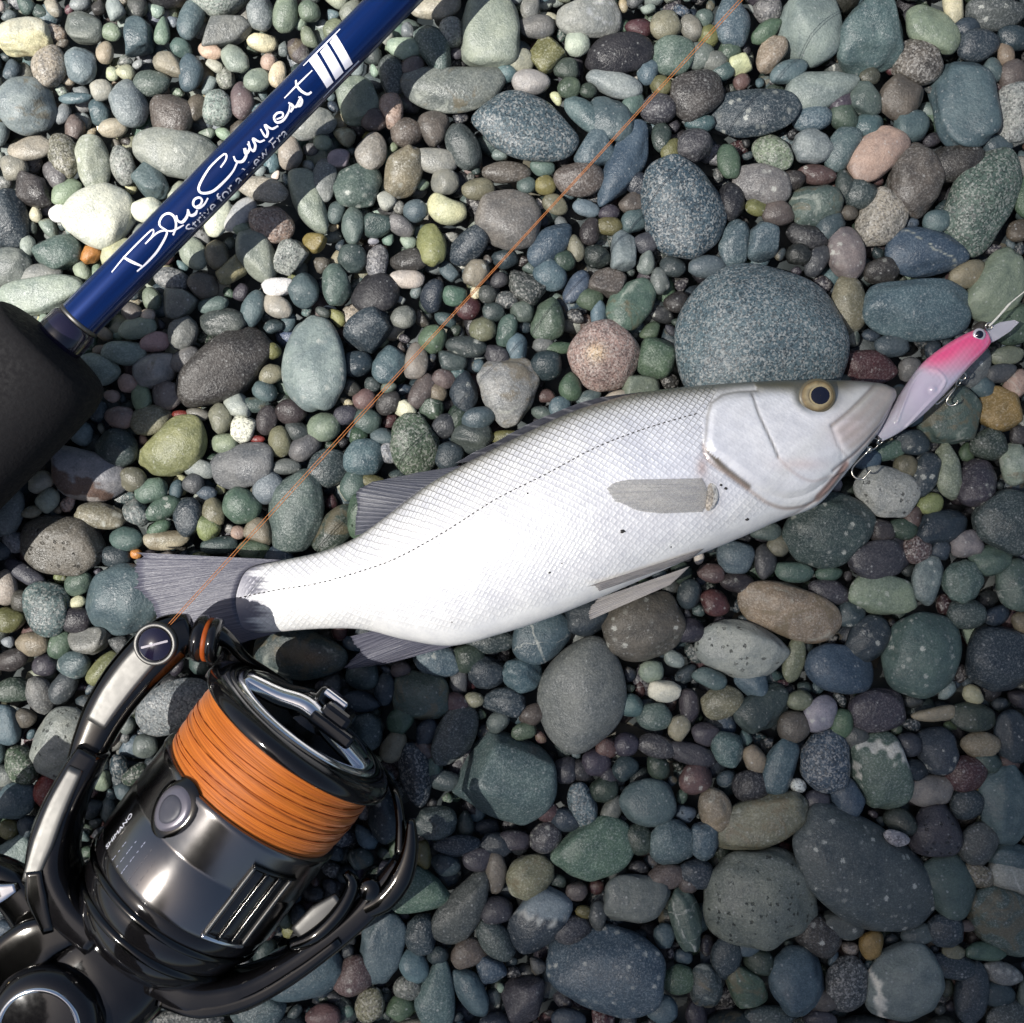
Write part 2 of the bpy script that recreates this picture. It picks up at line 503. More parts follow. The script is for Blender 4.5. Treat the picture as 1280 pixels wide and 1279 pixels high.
PAL['ds'] = ((0.085, 0.108, 0.112), 'dark slate')
for _k, (_c, _n) in list(PAL.items()):
    _l = 0.3 * _c[0] + 0.6 * _c[1] + 0.1 * _c[2]
    _m = 0.74 + 0.26 * min(1.0, max(0.0, (_l - 0.12) / 0.25))       # damp stones: the darker kinds are darker still
    PAL[_k] = (tuple(max(0.012, _l * _m + 1.0 * (x * _m - _l * _m)) for x in _c), _n)
PATW = dict(p='', s='white-spotted ', g='grainy ', v='veined ', m='mottled ', d='pitted ')
SHPW = dict(e='oval', g='egg-shaped', t='wedge-shaped', q='blocky', n='bean-shaped', a='angular', r='round')

TILES = {
'A': (0, 0, """90,140,95,72,10,cr.mq=cream_yellow_block 95,395,108,106,0,pt.mr=pale_teal_round_stone 310,100,72,58,0,gy.a 180,245,78,64,90,bg.g
300,240,70,60,110,lb 505,140,70,66,45,sl.a 480,385,92,66,105,lb.e=bluish_grey_egg 420,120,42,32,-20,sg 600,115,52,30,80,sg.t 730,80,78,44,75,sl
840,110,95,55,10,gy.a 955,50,70,50,90,pt 1060,50,70,45,80,sg 1150,40,40,38,0,sg 420,475,52,35,0,bg 390,195,42,32,90,pk 375,335,42,40,0,lg
280,365,60,22,5,sl 630,270,62,50,-50,ta.a 710,270,70,45,90,sl 870,220,62,44,-45,lg 935,325,48,45,0,sg 1000,285,48,32,80,cr 810,400,66,54,90,pt.g=pale_teal_pear_pebble
880,380,70,42,90,br 735,410,50,38,90,br 655,570,158,86,-10,lg.sq=long_light_grey_slab 345,612,106,62,95,pg.s=pale_green_speckled_oblong 455,615,72,45,98,lg.g
235,580,86,54,105,so.g 560,672,75,54,120,sl.a 110,530,85,45,10,bg 85,610,52,46,0,bg 125,705,78,58,-20,bd.a 28,815,108,76,90,nv.e=dark_navy_upright_egg
372,795,122,114,60,cw.q=big_creamy_white_stone 235,790,40,36,0,wh 260,720,62,44,30,sg 540,780,62,45,20,cw 215,940,86,62,10,tg.e=dusky_green_oval_by_the_rod
110,930,42,28,95,lg 35,985,82,74,0,gy 130,1035,80,40,10,gy 150,1095,165,70,10,pg.q=flat_pale_green_slab 332,945,38,34,45,oz.a 430,930,70,58,60,cr
970,700,102,48,-20,bg.e=smooth_beige_lozenge 1150,750,128,62,-65,pg.t=pale_green_wedge 1000,855,84,68,-20,pk.g=pink_freckled_oval 1085,955,68,58,80,lg.ga=salt_and_pepper_pebble
955,950,102,66,120,pg.q 890,825,76,40,50,pg 810,810,72,46,70,cw 1020,1045,62,35,5,wh.e=little_white_oval 1130,1080,62,56,-60,sl 860,1000,62,42,25,ta.a
1170,905,46,38,0,ye.a 720,945,62,48,120,sg 790,950,56,44,110,so 1250,690,86,48,90,gy 1160,460,88,54,25,lg 670,1130,66,58,0,gy.a 750,1070,56,50,0,br.a
790,1130,56,32,10,tg 910,1160,68,42,70,sl 1250,1060,76,52,95,tg 565,1110,42,34,90,sg 640,1040,62,40,-20,gy.g 680,1240,66,54,80,gy 830,1240,86,54,0,dg
510,1220,72,40,5,pg 660,200,40,36,0,tg 1200,530,34,30,0,sg 1250,600,40,34,0,lg 800,170,46,30,-10,pk 560,310,70,48,0,tg 640,430,80,80,0,br
940,850,36,30,0,sg 1215,770,46,30,80,tg 1080,570,45,60,0,bg 490,1165,38,34,0,br 540,1160,28,26,0,bg 1030,1140,40,60,60,bg 220,660,40,60,30,br"""),
'B': (425, 0, """555,118,132,112,92,pg.q=big_pale_yellow_green_stone 435,140,55,45,90,lg.g 352,18,95,56,5,bg 355,182,98,58,118,tg.n 235,190,66,45,-10,pg 660,212,50,42,0,bg
710,30,48,38,80,pq 930,62,122,74,5,lg.sq=light_grey_block 885,160,46,44,0,pg 770,195,66,60,40,ol.a 1040,200,128,74,10,bk.e=black_smooth_stone
1025,286,106,46,-18,pt.e=flat_pale_teal_disc 1210,95,56,54,0,so 1240,210,76,70,0,tg 1145,270,46,40,80,sl 480,362,192,88,4,gy.mn=grey_mottled_peanut_stone
690,475,196,126,-8,sb.g=large_slate_blue_egg 710,305,70,45,0,lg 1005,445,100,75,-40,sl 930,470,102,46,-40,tb 910,560,78,66,30,sb.a 1060,615,172,66,62,bl.n=long_blue_stone
890,665,95,66,0,br 1200,405,66,56,0,pu 1195,510,56,36,90,gd 1245,530,52,36,80,ol 625,815,120,112,0,pq.r=round_pinkish_grey_stone 395,785,74,50,-20,cr.n=cream_bean_pebble
340,912,82,54,98,og.e=olive_green_egg_pebble 490,905,88,54,45,nv 775,905,102,56,48,bl 235,640,98,68,72,ta.s=tan_speckled_stone 355,600,82,46,-5,lg.n 390,675,52,48,0,pq
115,565,74,58,85,bg 200,425,68,45,95,pk.d=pink_pitted_oval 210,285,76,48,95,dg 65,375,86,74,110,sg.q 280,500,60,54,0,br 365,490,66,58,270,br.t 485,535,88,58,115,dg
65,690,88,82,0,tg.s 50,840,70,45,95,tg 140,830,60,50,40,td.a 235,830,52,35,-30,gy 280,785,46,42,0,sl 155,970,66,42,82,gy.g 255,965,72,42,0,bd 230,1040,66,35,0,bg
505,1015,54,48,20,bg.s 130,1095,88,76,0,bk 100,1232,92,80,20,nv.a 340,1100,62,42,72,nv 425,1100,46,38,0,jd 690,1072,72,54,-20,dg.ga 755,1022,64,54,130,sb
845,1052,70,38,52,sb 768,1190,78,64,100,gr.a=green_angular_pebble 1080,1130,108,76,50,jd.m=jade_green_spotted_stone 1000,1050,68,50,-10,br.a 1055,935,76,54,75,lb.a
955,955,50,42,0,gd 830,960,40,38,0,gd 880,920,50,32,95,so 920,795,52,30,-15,tb 1100,820,48,45,0,tg 1090,740,44,40,0,br.a 1140,935,50,32,80,lg.t 1195,1035,50,36,95,lb.s
955,1130,58,32,95,sb 530,1225,50,45,0,so.d 930,860,52,38,80,bd 665,1190,44,40,0,dg.a 610,1230,62,36,70,tg 45,957,54,52,0,td.s 1010,770,40,30,10,pu 520,265,38,28,0,pu
620,640,90,40,0,br 735,650,30,46,80,tg 805,680,40,36,0,ol 690,695,36,32,0,tg 520,710,60,40,0,so 800,760,50,36,-30,so 1100,655,40,46,70,nv 1245,950,48,40,0,td
590,265,40,34,0,sl 840,255,46,40,0,gd 925,335,32,30,0,gd 862,340,42,40,0,gr 730,100,66,44,0,gy 1185,325,42,36,0,ol 1130,385,50,36,40,tg 130,400,48,44,0,br
300,265,50,40,40,br 1155,880,40,54,100,pu 895,1080,50,46,0,gr 605,1045,34,30,0,pu 570,1100,34,34,0,dg 570,1165,36,40,100,dg 635,1130,44,32,0,dg.g 235,1180,46,42,0,gy 1000,840,34,50,80,ol"""),
'C': (850, 0, """297,1276,306,288,0,sb.gr=largest_slate_grey_boulder 9,773,188,148,105,bl.g=big_dark_blue_stone 480,110,132,116,100,pt.q=pale_teal_slab 705,130,136,124,90,tb.q=teal_blue_slab 940,105,108,78,-20,sg.e=sage_green_oval 1035,50,76,38,95,cr 1170,48,106,66,0,dg.s
885,225,90,84,0,br.g=round_brown_grainy_stone 828,348,82,76,60,br 1060,385,172,116,100,sb.q=blocky_slate_blue_stone 1245,425,116,78,92,lg.g=light_grey_grainy_egg
275,420,162,88,5,nv.s=dark_stone_with_white_lumps 505,310,142,80,18,pt.t=pale_teal_wedge 90,360,102,92,50,bd.e=dark_brown_smooth_stone 340,205,72,50,70,ta.a 225,240,46,40,0,cr.a
430,235,72,42,20,sl.s 195,80,98,66,90,sb 325,38,52,46,0,gy.g 690,370,66,64,0,tg.a 600,400,54,48,0,pu.a 490,440,72,48,5,sb 495,545,74,66,0,lb.r=round_bluish_grey_pebble
345,572,80,60,130,sg.g=pale_sage_pear_pebble 305,685,108,72,-15,pq.s=pinkish_grey_spotted_bean 755,590,122,80,42,pk.e=smooth_pink_oval 882,670,136,100,95,br.q=brown_grey_blocky_stone
815,455,64,58,0,sl 705,468,54,46,0,tb 655,560,88,58,60,sl 1120,748,208,116,250,tg.g=tall_grey_green_teardrop 1030,600,100,70,0,bd 1190,550,56,40,0,sl
800,855,110,84,60,bg.g=beige_shield_pebble 942,915,148,92,-5,bl.pg=blue_stone_with_pale_vein 955,795,54,42,0,sb 1060,1005,76,48,20,ta.e=tan_disc_under_the_veined_stone
1185,1065,140,88,60,sg.q=sage_green_leaf_stone 885,1150,208,118,-5,sb.q=dark_slate_blue_pillow 650,915,100,67,95,pq.s=grey_dotted_egg 505,760,96,76,10,tg.m=mossy_green_lump
700,755,64,58,0,td.r 630,710,62,40,100,gd 645,1158,108,66,100,so.s=dull_olive_speckled_stone 785,1015,66,48,15,bd.s 105,985,74,42,0,tb 205,905,88,58,80,sb 310,900,76,66,70,sl.as
475,880,78,46,-25,bk 555,840,58,50,40,sl 510,970,64,38,60,pu 290,770,46,34,0,og^ 180,740,72,48,95,bk 355,820,62,46,0,br 195,610,66,40,95,gr 430,665,48,36,0,bd
525,645,72,36,-10,mp.s 1255,735,80,48,90,gr 1260,860,46,42,0,br 1205,245,48,32,95,ta 1110,190,82,60,0,nv 1200,150,58,44,-10,nv 700,275,40,34,0,br 1155,300,46,36,100,sl
50,560,66,60,0,pu 40,105,50,38,110,pq 1240,1200,82,70,30,gr.d 60,475,56,32,0,tb 205,175,42,38,0,gr 345,90,64,34,40,gr 230,305,32,30,0,mp 1250,655,34,40,0,pq
85,225,40,50,80,gy 140,230,44,34,0,tg 1110,100,54,42,0,nv 600,480,52,50,0,gr 610,800,34,28,0,br 450,930,46,40,0,bk 1240,330,50,60,0,br 20,215,52,62,90,tg 90,75,34,34,0,tg 95,150,40,40,40,ol"""),
'D': (0, 425, """365,110,78,54,-22,pg.e=pale_green_oval_at_the_grip_end 335,510,150,92,-15,lv.en=lilac_stone_with_brown_stain 645,405,142,94,32,og.n=olive_green_bean_stone
230,760,158,112,-10,br.d=large_brown_pitted_stone 905,470,122,80,18,gy.e=smooth_grey_oval 1100,640,160,102,262,tg.e=mottled_grey_green_pear 1168,88,178,122,280,pt.s=pale_teal_oval_stone
460,962,150,126,20,sb.e=slate_stone_under_the_tail_fin 175,1000,102,82,95,tb.g=dark_teal_egg 630,225,58,55,0,pq 460,290,56,42,0,pk.s 535,230,54,38,95,sg.s 575,110,82,70,0,lg.ma
835,110,195,110,38,bd.q=large_dark_brown_slab 432,400,78,70,0,td 580,320,78,55,20,so 350,645,92,48,-8,so.s=dull_olive_disc 470,740,62,45,-10,tg 605,625,68,40,35,jd.s
700,660,74,52,80,nv 770,655,48,44,-40,og 900,615,70,68,0,jd.r=jade_green_round_pebble 815,635,56,40,100,so 980,685,58,48,-20,ta.a 1050,770,56,50,0,nv 985,790,62,42,-10,gr.d
1245,700,106,62,48,gd.m=dark_green_stone_by_the_tail 820,290,58,42,95,so 900,320,52,45,80,cw.ga 835,185,56,42,0,tb 985,190,46,38,-20,tb 1005,130,44,36,20,so 870,240,54,44,-40,pg.a
935,255,52,30,-10,tg.m 1065,385,58,42,95,so 1160,405,64,45,25,gy 1205,500,78,72,0,td 620,745,82,36,5,bg.m 815,765,68,32,5,td 480,640,54,46,-20,gy.ga 320,905,54,42,20,gr
20,920,66,44,95,bg.s 35,1040,56,48,0,ol 120,1130,62,45,0,ta.e=cream_tan_oval_pebble 235,1120,58,42,70,gr 335,1115,74,54,20,pq.a 275,1205,64,52,0,tb.v 365,1220,74,40,48,og.n=olive_bean_by_the_bail
85,870,84,32,-30,pu 28,640,92,58,80,gy 45,730,44,38,0,lg.g 25,810,48,38,0,nv 665,35,64,42,30,gy 1100,230,58,48,0,bd 1035,310,56,38,80,bd 1200,300,64,54,10,sg 870,128,46,20,-5,gy
1115,1170,172,96,-10,td.m=dark_rust_stained_stone 300,1030,58,48,0,bk 500,180,38,34,0,pk 415,50,34,22,0,ta 415,210,30,24,0,ta 560,560,62,44,20,tg 720,530,40,40,0,dg
750,565,38,26,-10,sl 525,520,46,50,90,so 150,530,50,40,30,bg 175,590,48,40,40,pg 130,632,38,24,15,ta 780,470,34,60,80,gy 850,385,48,38,0,sg 1135,345,46,36,-20,dg
480,60,44,80,90,pg.s 380,270,40,40,0,td 1060,470,60,30,0,gy 985,560,60,60,0,lb 600,690,46,26,30,gr 445,830,56,40,0,nv 85,960,40,40,0,br 60,1180,60,40,20,bd 180,1200,46,40,0,pu
910,55,44,32,-40,ta 975,55,34,32,0,ol 570,20,56,36,10,pk 740,265,44,24,-10,pq 700,285,30,16,0,rd 945,378,30,14,0,rd 500,790,22,18,0,oz 890,715,28,26,0,pk 320,990,22,34,110,cr"""),
'E': (425, 425, """982,58,132,130,0,pk.gr=round_tan_granite_stone 625,195,128,114,270,lg.mt=grey_triangular_stone 278,392,118,92,275,gr.g=green_pear_stone 1175,65,74,68,80,gr.q=green_blocky_pebble
1110,145,70,42,5,sg.a 855,175,54,42,100,gr 1030,182,52,26,15,bg 765,95,58,55,0,nv 465,195,82,52,92,nv.s 180,95,70,58,60,sb 270,80,68,45,85,pq 425,90,52,40,0,tg.a 325,185,36,34,0,ta
240,255,44,38,0,cr.a 90,220,42,40,0,mp 100,300,50,45,-30,tg 50,450,74,70,0,sb 150,425,42,38,0,lg.g 165,360,46,32,0,sl 120,510,52,30,-10,ol 40,580,62,50,90,jd 30,680,82,50,85,gr.d
490,362,78,60,0,dg 395,415,56,50,60,nv 585,352,62,24,5,ol 420,270,52,38,80,gd 520,300,62,45,30,sb 70,75,54,48,0,nv 470,25,78,40,-8,td.s 645,35,56,38,90,sb 350,270,44,40,0,gr.v
925,215,48,28,20,tg 820,245,44,38,20,sb 752,1105,116,98,30,sb.v=blue_grey_pale_striped_stone 695,1200,78,66,0,sb 1125,1065,152,122,22,br.s=brown_grey_stone_under_the_pelvic_fin
900,1318,214,160,85,gy.e=large_grey_egg_stone 560,1120,92,46,0,td 350,1212,88,62,-15,sb.s 500,1215,62,55,0,gd 80,1240,62,60,0,td 910,1060,82,70,0,nv 230,1230,38,30,0,br 600,1240,72,60,0,nv
400,155,36,46,80,br 50,290,36,44,100,pu 300,170,70,40,60,br 180,235,50,40,30,bd 400,340,46,46,0,pu 755,270,26,40,70,tg 340,30,52,52,0,gr 560,70,36,52,60,pu 690,440,0.1,0.1,0,gr
415,155,30,22,0,tb 120,170,30,28,0,td 180,185,32,24,0,gy 100,370,34,34,0,gr 410,450,40,28,0,mp 40,180,30,40,60,bd 795,20,40,30,0,gy 830,60,22,60,90,gr"""),
'F': (850, 425, """555,710,172,138,10,td.s=dark_teal_white_flecked_stone 730,592,120,92,-20,lg.d=grey_pitted_stone_under_the_hook 708,102,100,64,-5,mr.e=maroon_oval_stone
1008,290,118,106,30,tg.mq=green_tan_block_under_the_lure 1165,265,86,78,-35,ye.q=mustard_yellow_stone 1080,100,92,76,60,gy.s 842,110,46,40,80,gy 765,415,76,34,15,jd.e=smooth_green_lozenge
872,375,68,50,-20,nv.s 910,500,84,50,75,nv.s 1045,508,106,48,98,sg.e=long_sage_pebble 990,440,70,46,-20,mp 820,510,46,44,0,so 1135,570,92,70,72,pu.s=speckled_purple_stone
970,695,96,64,15,nv.e=navy_lozenge_stone 930,610,50,38,20,og 1095,730,60,52,15,pq.s 845,810,56,54,0,mp.g=dusky_red_round_pebble 755,945,128,78,-12,sg.s=sage_green_lens_stone
705,842,122,74,15,pu.e=dark_purple_oval 405,1010,192,94,-18,ta.m=tan_brown_long_stone 932,892,92,60,78,lb.s=bluish_grey_dotted_oval 230,1155,166,106,-12,lg.d=light_grey_pitted_egg
595,1222,130,88,-15,bl.e=smooth_blue_stone 900,1165,165,142,50,tg.s=green_white_flecked_block 1195,1185,135,122,-20,nv.q=big_navy_block 720,1130,92,72,60,nv.s 645,1048,56,48,0,td.s
207,807,68,62,0,tb.r=round_teal_pebble 312,822,66,42,95,pu 425,860,72,38,-8,tg 380,780,42,40,0,so 145,870,52,36,-10,mp 255,890,64,38,-5,bd.s 130,977,54,50,0,mr.s 35,945,56,45,90,nv
1050,895,80,72,60,tg 1225,680,135,122,0,td.e=wide_dark_teal_stone 1205,800,78,56,10,jd 1255,910,98,75,100,tg.v=veined_teal_stone 1250,460,78,62,100,pg.m=pale_mossy_stone 1250,165,56,40,60,pk.m
1215,60,64,36,8,so 1205,110,58,36,5,pu 540,945,82,46,-15,pu 425,1190,86,40,80,so 1160,390,72,60,-20,gd 705,470,62,42,-10,bl 1050,1020,68,55,0,td 855,650,42,32,60,mp 820,715,58,40,0,gd
985,535,44,38,0,dg 320,730,58,36,0,tg 915,270,62,52,45,tb 780,30,66,42,10,sl 50,1095,62,45,0,pu 130,1240,64,36,-20,tb 1165,180,50,40,0,tb 1090,1040,0.1,0.1,0,gr 1265,290,30,46,90,lg.g
1260,350,36,36,0,bd 1180,1040,52,34,30,nv 555,875,50,30,5,jd 1020,760,40,30,0,gr 960,780,36,36,60,nv 1255,1090,50,40,-30,so 750,750,50,44,0,bd 860,600,36,30,0,gd 600,130,40,24,0,dg"""),
'G': (0, 849, """228,238,136,104,62,lg.d=light_grey_pitted_oval_by_the_reel 160,415,62,52,80,rd.r=brick_red_round_pebble 60,455,82,66,50,sb 120,300,76,60,120,gr.g 20,170,76,54,110,sb 150,60,72,50,110,gy
195,490,62,40,20,sb 55,660,90,72,50,pt.e=pale_teal_pebble_behind_the_rotor 650,100,150,92,30,pt.g=pale_teal_stone_behind_the_spool 540,250,46,44,0,gy 15,280,66,38,90,tb 60,40,74,46,0,gd
1125,1090,152,106,20,sb.q=slate_blue_stone_at_the_rotor_foot 1200,1255,64,46,0,mp 700,1262,128,40,0,dg.g 960,1235,104,70,10,sl 45,335,40,46,90,gy 40,560,36,36,0,ol 110,550,40,40,30,nv 240,400,34,40,80,sl
240,20,66,44,60,dg 1290,1130,0.1,0.1,0,gy 80,150,40,36,0,br"""),
'H': (425, 849, """615,382,186,176,30,tb.aq=angular_teal_rock 940,637,152,108,20,jd.e=smooth_sage_ellipse 988,1075,218,152,-14,bl.sq=large_blue_speckled_stone 1145,462,100,90,20,sl.r=slate_round_pebble
1100,822,118,94,-10,gy.q=grey_blocky_pebble 742,902,132,90,56,nv.q=two_tone_navy_stone 705,732,92,78,40,so.m=rusty_green_pebble 462,845,156,80,58,dg.t=dark_grey_leaf_stone
298,785,120,90,-10,jd.t=jade_green_wedge_stone 155,1000,140,82,80,sl.e=slate_oval_beside_the_rotor 315,945,74,62,110,nv 285,1030,64,50,130,sb 480,1015,70,52,15,br 535,1052,60,55,0,bl.a
590,965,88,55,-50,td 487,1167,100,52,118,sb.e=narrow_slate_blue_pebble 360,1170,134,76,80,tb.t 690,1190,90,82,30,pu.a 300,1272,132,58,0,bg.e=flat_beige_stone
265,1105,52,46,0,gy.g 240,1180,52,46,0,gr 105,1195,70,54,70,so.g 45,1065,84,68,60,mp.s 355,535,78,60,0,td 282,355,120,58,98,nv.g=navy_teardrop_by_the_spool 455,230,128,72,62,dg
395,120,54,38,-5,mp.s 240,155,56,45,60,gr 600,120,44,38,60,gy 355,200,52,40,80,nv 205,260,62,44,70,so 300,62,102,90,0,tg.m 480,112,38,30,0,ta 635,40,78,54,-10,nv 715,105,54,38,25,br
1205,45,60,40,-10,cw.q=small_creamy_white_pebble 1170,140,68,50,5,tg 1100,110,48,44,0,tb.s 1250,140,52,40,80,so 1225,260,76,44,-20,pu 1090,245,48,44,0,pu 955,312,56,50,0,pu
905,480,100,52,105,sb.g 1020,445,62,35,62,gy.s 805,600,60,58,0,pu.s 615,645,58,44,0,nv.a 500,655,58,44,0,pu 425,610,88,40,5,nv 590,760,80,40,86,br 1240,605,92,86,0,tb
1205,955,46,40,80,tb 1252,1117,64,54,0,gr 1175,1210,58,50,10,sb 1250,745,74,46,10,br 320,655,52,32,100,ol 370,370,46,35,90,tg 960,880,56,36,95,dg 855,960,72,52,0,pu 980,410,54,50,0,gd
165,520,88,58,95,nv.s 850,1262,64,38,0,nv 95,200,70,60,100,td 130,60,60,40,90,nv 80,90,70,40,0,nv 410,340,40,70,80,td 830,340,50,46,80,pu 850,520,44,60,70,nv 790,500,40,48,60,mp
1100,610,60,60,0,gd 640,565,66,40,0,pu 560,1260,60,40,0,nv 570,860,60,50,0,pu 1180,320,40,50,30,gd 1060,330,50,46,20,nv 690,190,46,32,10,gr 880,790,40,34,0,br 905,870,26,32,80,ol
880,330,40,46,70,bk 1000,370,34,36,60,pu 340,270,46,34,-30,br 380,700,56,44,0,nv 1010,235,42,40,0,mp 330,1050,40,36,0,nv"""),
'I': (850, 849, """295,817,206,182,10,gy.dr=large_round_grey_stone 675,715,296,178,-40,ds.s=biggest_dark_slate_stone 437,1122,122,110,80,sb.e=slate_blue_round_stone 640,1135,102,78,82,dg.ge=dark_granite_egg
832,1132,158,132,55,pt.e=pale_teal_stone_with_white_band 1085,1165,114,60,82,nv.e=long_navy_stone 1025,790,120,90,115,tg.e=grey_green_pebble_by_the_dark_slate 970,610,104,94,60,pu.dn=purple_pitted_lump
1100,590,84,66,60,dg 1210,470,150,96,95,tb.e=tall_teal_blue_oval 742,345,148,106,105,tg.q=grey_green_stone_with_white_patch 935,450,92,58,5,pq.e=pinkish_grey_spindle 540,302,116,90,85,bl.g
525,175,74,60,60,lv.s=small_lilac_pebble 375,320,108,64,78,sb.e=bluish_grey_shard_pebble 655,455,78,56,115,bl 315,542,182,94,30,so.mq=mossy_olive_long_stone 135,487,80,60,100,ta.m=tan_and_green_pebble
160,87,80,62,5,so.e=dull_olive_round_pebble 280,60,74,56,-60,sb.t 310,112,110,72,30,td 175,260,66,58,90,tb.s 95,205,54,42,-20,pu 280,305,58,40,115,ta 60,370,62,58,0,mp.s 50,100,66,36,95,pu.s
445,115,50,38,0,so 955,267,86,72,95,nv.s 1115,245,72,50,-5,ta.e=sage_cream_pebble 1100,310,52,45,0,tg 1215,300,40,28,-20,mp 962,152,88,28,8,ta 1090,140,84,56,-10,gd 1235,220,104,62,100,nv
1090,70,42,34,-40,cr.m 560,912,82,52,-8,dg.s=dark_speckled_flat_pebble 712,987,56,45,90,ye 1240,795,108,68,-20,lg.v=light_grey_streaked_stone 1215,905,156,112,-40,tg.m=wide_green_stone 1200,1097,74,45,-12,gy.s
1160,1030,78,36,0,jd 1240,672,84,54,0,tb 1110,700,64,46,-10,ta.g 125,1140,82,64,100,td.m 245,1152,86,72,-20,gr.ma=green_and_tan_angular_pebble 75,680,68,54,-20,nv 48,580,72,56,80,sb
870,945,64,40,15,tg 985,920,66,62,0,nv 1230,1250,95,56,0,dg 440,395,30,26,0,wh^.g 805,592,48,28,-15,lg^.g 1010,350,76,68,0,mr 1040,480,62,58,0,nv 630,150,56,44,80,gr 735,140,104,78,10,pu
845,255,50,45,0,pu 270,420,68,60,0,bk 25,735,36,34,0,br 70,1225,56,42,90,pu 340,1242,94,50,0,td 462,975,88,70,-30,bd.s 180,1030,82,60,100,nv 1262,1190,62,36,80,tg 40,278,98,40,-15,pu
820,520,64,46,-20,gd 45,885,116,60,97,tg.v=green_streaked_tall_pebble 890,360,60,40,-20,nv 460,210,60,60,80,br 980,1110,46,100,80,nv 1100,400,20,40,90,ye 510,440,50,40,0,pu
280,1085,60,50,0,gd 240,990,60,44,0,sl 530,1150,40,66,90,br 520,1250,60,40,0,pu 1190,1150,70,46,0,td 1000,980,44,30,0,ta 1060,920,36,22,0,br 1170,390,36,30,0,nv 640,240,46,50,80,dg"""),
}

rng = np.random.default_rng(11)
_ico = {}
def ico(sub):
    if sub not in _ico:
        bm = bmesh.new(); bmesh.ops.create_icosphere(bm, subdivisions=sub, radius=1.0)
        bm.verts.ensure_lookup_table()
        v = np.array([tuple(x.co) for x in bm.verts]); v /= np.linalg.norm(v, axis=1)[:, None]
        f = np.array([[q.index for q in x.verts] for x in bm.faces])
        bm.free(); _ico[sub] = (v, f)
    return _ico[sub]

def stone_shape(sub, shape, r):
    """unit stone: |x|,|y|,|z| extents 1; returns verts, faces"""
    d, f = ico(sub)
    ang = 'a' in shape; blk = 'q' in shape
    p = r.uniform(1.95, 2.35) + (0.7 if blk else 0) + (0.2 if ang else 0)
    s = (np.abs(d[:, 0]) ** p + np.abs(d[:, 1]) ** p + np.abs(d[:, 2]) ** (p * 0.92)) ** (-1 / p)
    v = d * s[:, None]
    amp = 0.075 if 'r' not in shape else 0.03
    disp = np.zeros(len(d))
    for _ in range(7):
        k = r.normal(size=3); k *= r.uniform(1.2, 3.4) / np.linalg.norm(k)
        disp += r.normal() * np.sin(d @ k + r.uniform(0, 6.28))
    disp /= 2.2
    v *= (1 + amp * disp)[:, None]
    nf = r.integers(5, 9) if ang else (r.integers(3, 6) if blk else r.integers(2, 5))
    sharp = 26 if ang else 11
    for _ in range(nf):
        n = r.normal(size=3); n[2] = abs(n[2]) * ((0.15 if _ < 4 else 0.9) if ang else 0.6); n /= np.linalg.norm(n)
        t = r.uniform(0.55, 0.76) if ang else r.uniform(0.76, 0.95)
        h = v @ n - t
        v = v - n[None] * (np.logaddexp(0, h * sharp) / sharp * 0.85)[:, None]
    if sub >= 3:
        fine = np.zeros(len(d))
        for _ in range(9):
            k = r.normal(size=3); k *= r.uniform(5, 12) / np.linalg.norm(k)
            fine += r.normal() * np.sin(d @ k + r.uniform(0, 6.28))
        v *= (1 + 0.010 * fine)[:, None]
    if 'g' in shape:
        v[:, 1] *= 1 - 0.26 * v[:, 0]
    if 't' in shape:
        v[:, 1] *= 1.0 - 0.46 * v[:, 0]
    if 'n' in shape:
        v[:, 1] += 0.30 * (v[:, 0] ** 2 - 0.4)
    for k in range(3):
        lo, hi = v[:, k].min(), v[:, k].max()
        v[:, k] = (v[:, k] - (lo + hi) / 2) / ((hi - lo) / 2)
    return v, f

# grid bookkeeping in strip coordinates (px), 2 px cells, with a margin round the view
GM, GS = 520, 2
GN = (1280 + 2 * GM) // GS
occ = np.zeros((GN, GN), bool)
H = np.full((GN, GN), -0.01)

def cells(cx, cy, rx, ry, ang, scale=1.0):
    R = max(rx, ry) * scale
    x0 = int((cx - R + GM) / GS); x1 = int((cx + R + GM) / GS) + 2
    y0 = int((cy - R + GM) / GS); y1 = int((cy + R + GM) / GS) + 2
    x0, y0 = max(0, x0), max(0, y0); x1, y1 = min(GN, x1), min(GN, y1)
    if x1 <= x0 or y1 <= y0:
        return None
    X = (np.arange(x0, x1) * GS - GM)[None, :] - cx
    Y = -((np.arange(y0, y1) * GS - GM)[:, None] - cy)
    c, s = math.cos(ang), math.sin(ang)
    u = (X * c + Y * s) / (rx * scale); w = (-X * s + Y * c) / (ry * scale)
    q = u * u + w * w
    return (slice(y0, y1), slice(x0, x1)), q

entries = []
for key, (ox, oy, txt) in TILES.items():
    for tok in txt.split():
        name = None
        if '=' in tok:
            tok, name = tok.split('='); name = name.replace('_', ' ')
        a = tok.split(',')
        x, y, rx, ry, ang = map(float, a[:5])
        if rx < 1: continue
        cc = a[5]; pat = 'p'; shp = 'e'
        if '.' in cc:
            cc, ex = cc.split('.')
            rest = ex
            if rest[0] in 'psgvmd' and not (rest[0] == 'g' and len(rest) == 1 and False):
                pat = rest[0]; rest = rest[1:]
            if rest: shp = rest
        ontop = '^' in cc
        cc = cc.replace('^', '')
        k = 430 / 1279
        entries.append(dict(x=ox + x * k, y=oy + y * k, rx=rx * k * 1.04, ry=ry * k * 1.04, ang=math.radians(ang), col=cc, pat=pat, shp=shp, name=name, ontop=ontop))
entries.sort(key=lambda e: -e['rx'] * e['ry'])
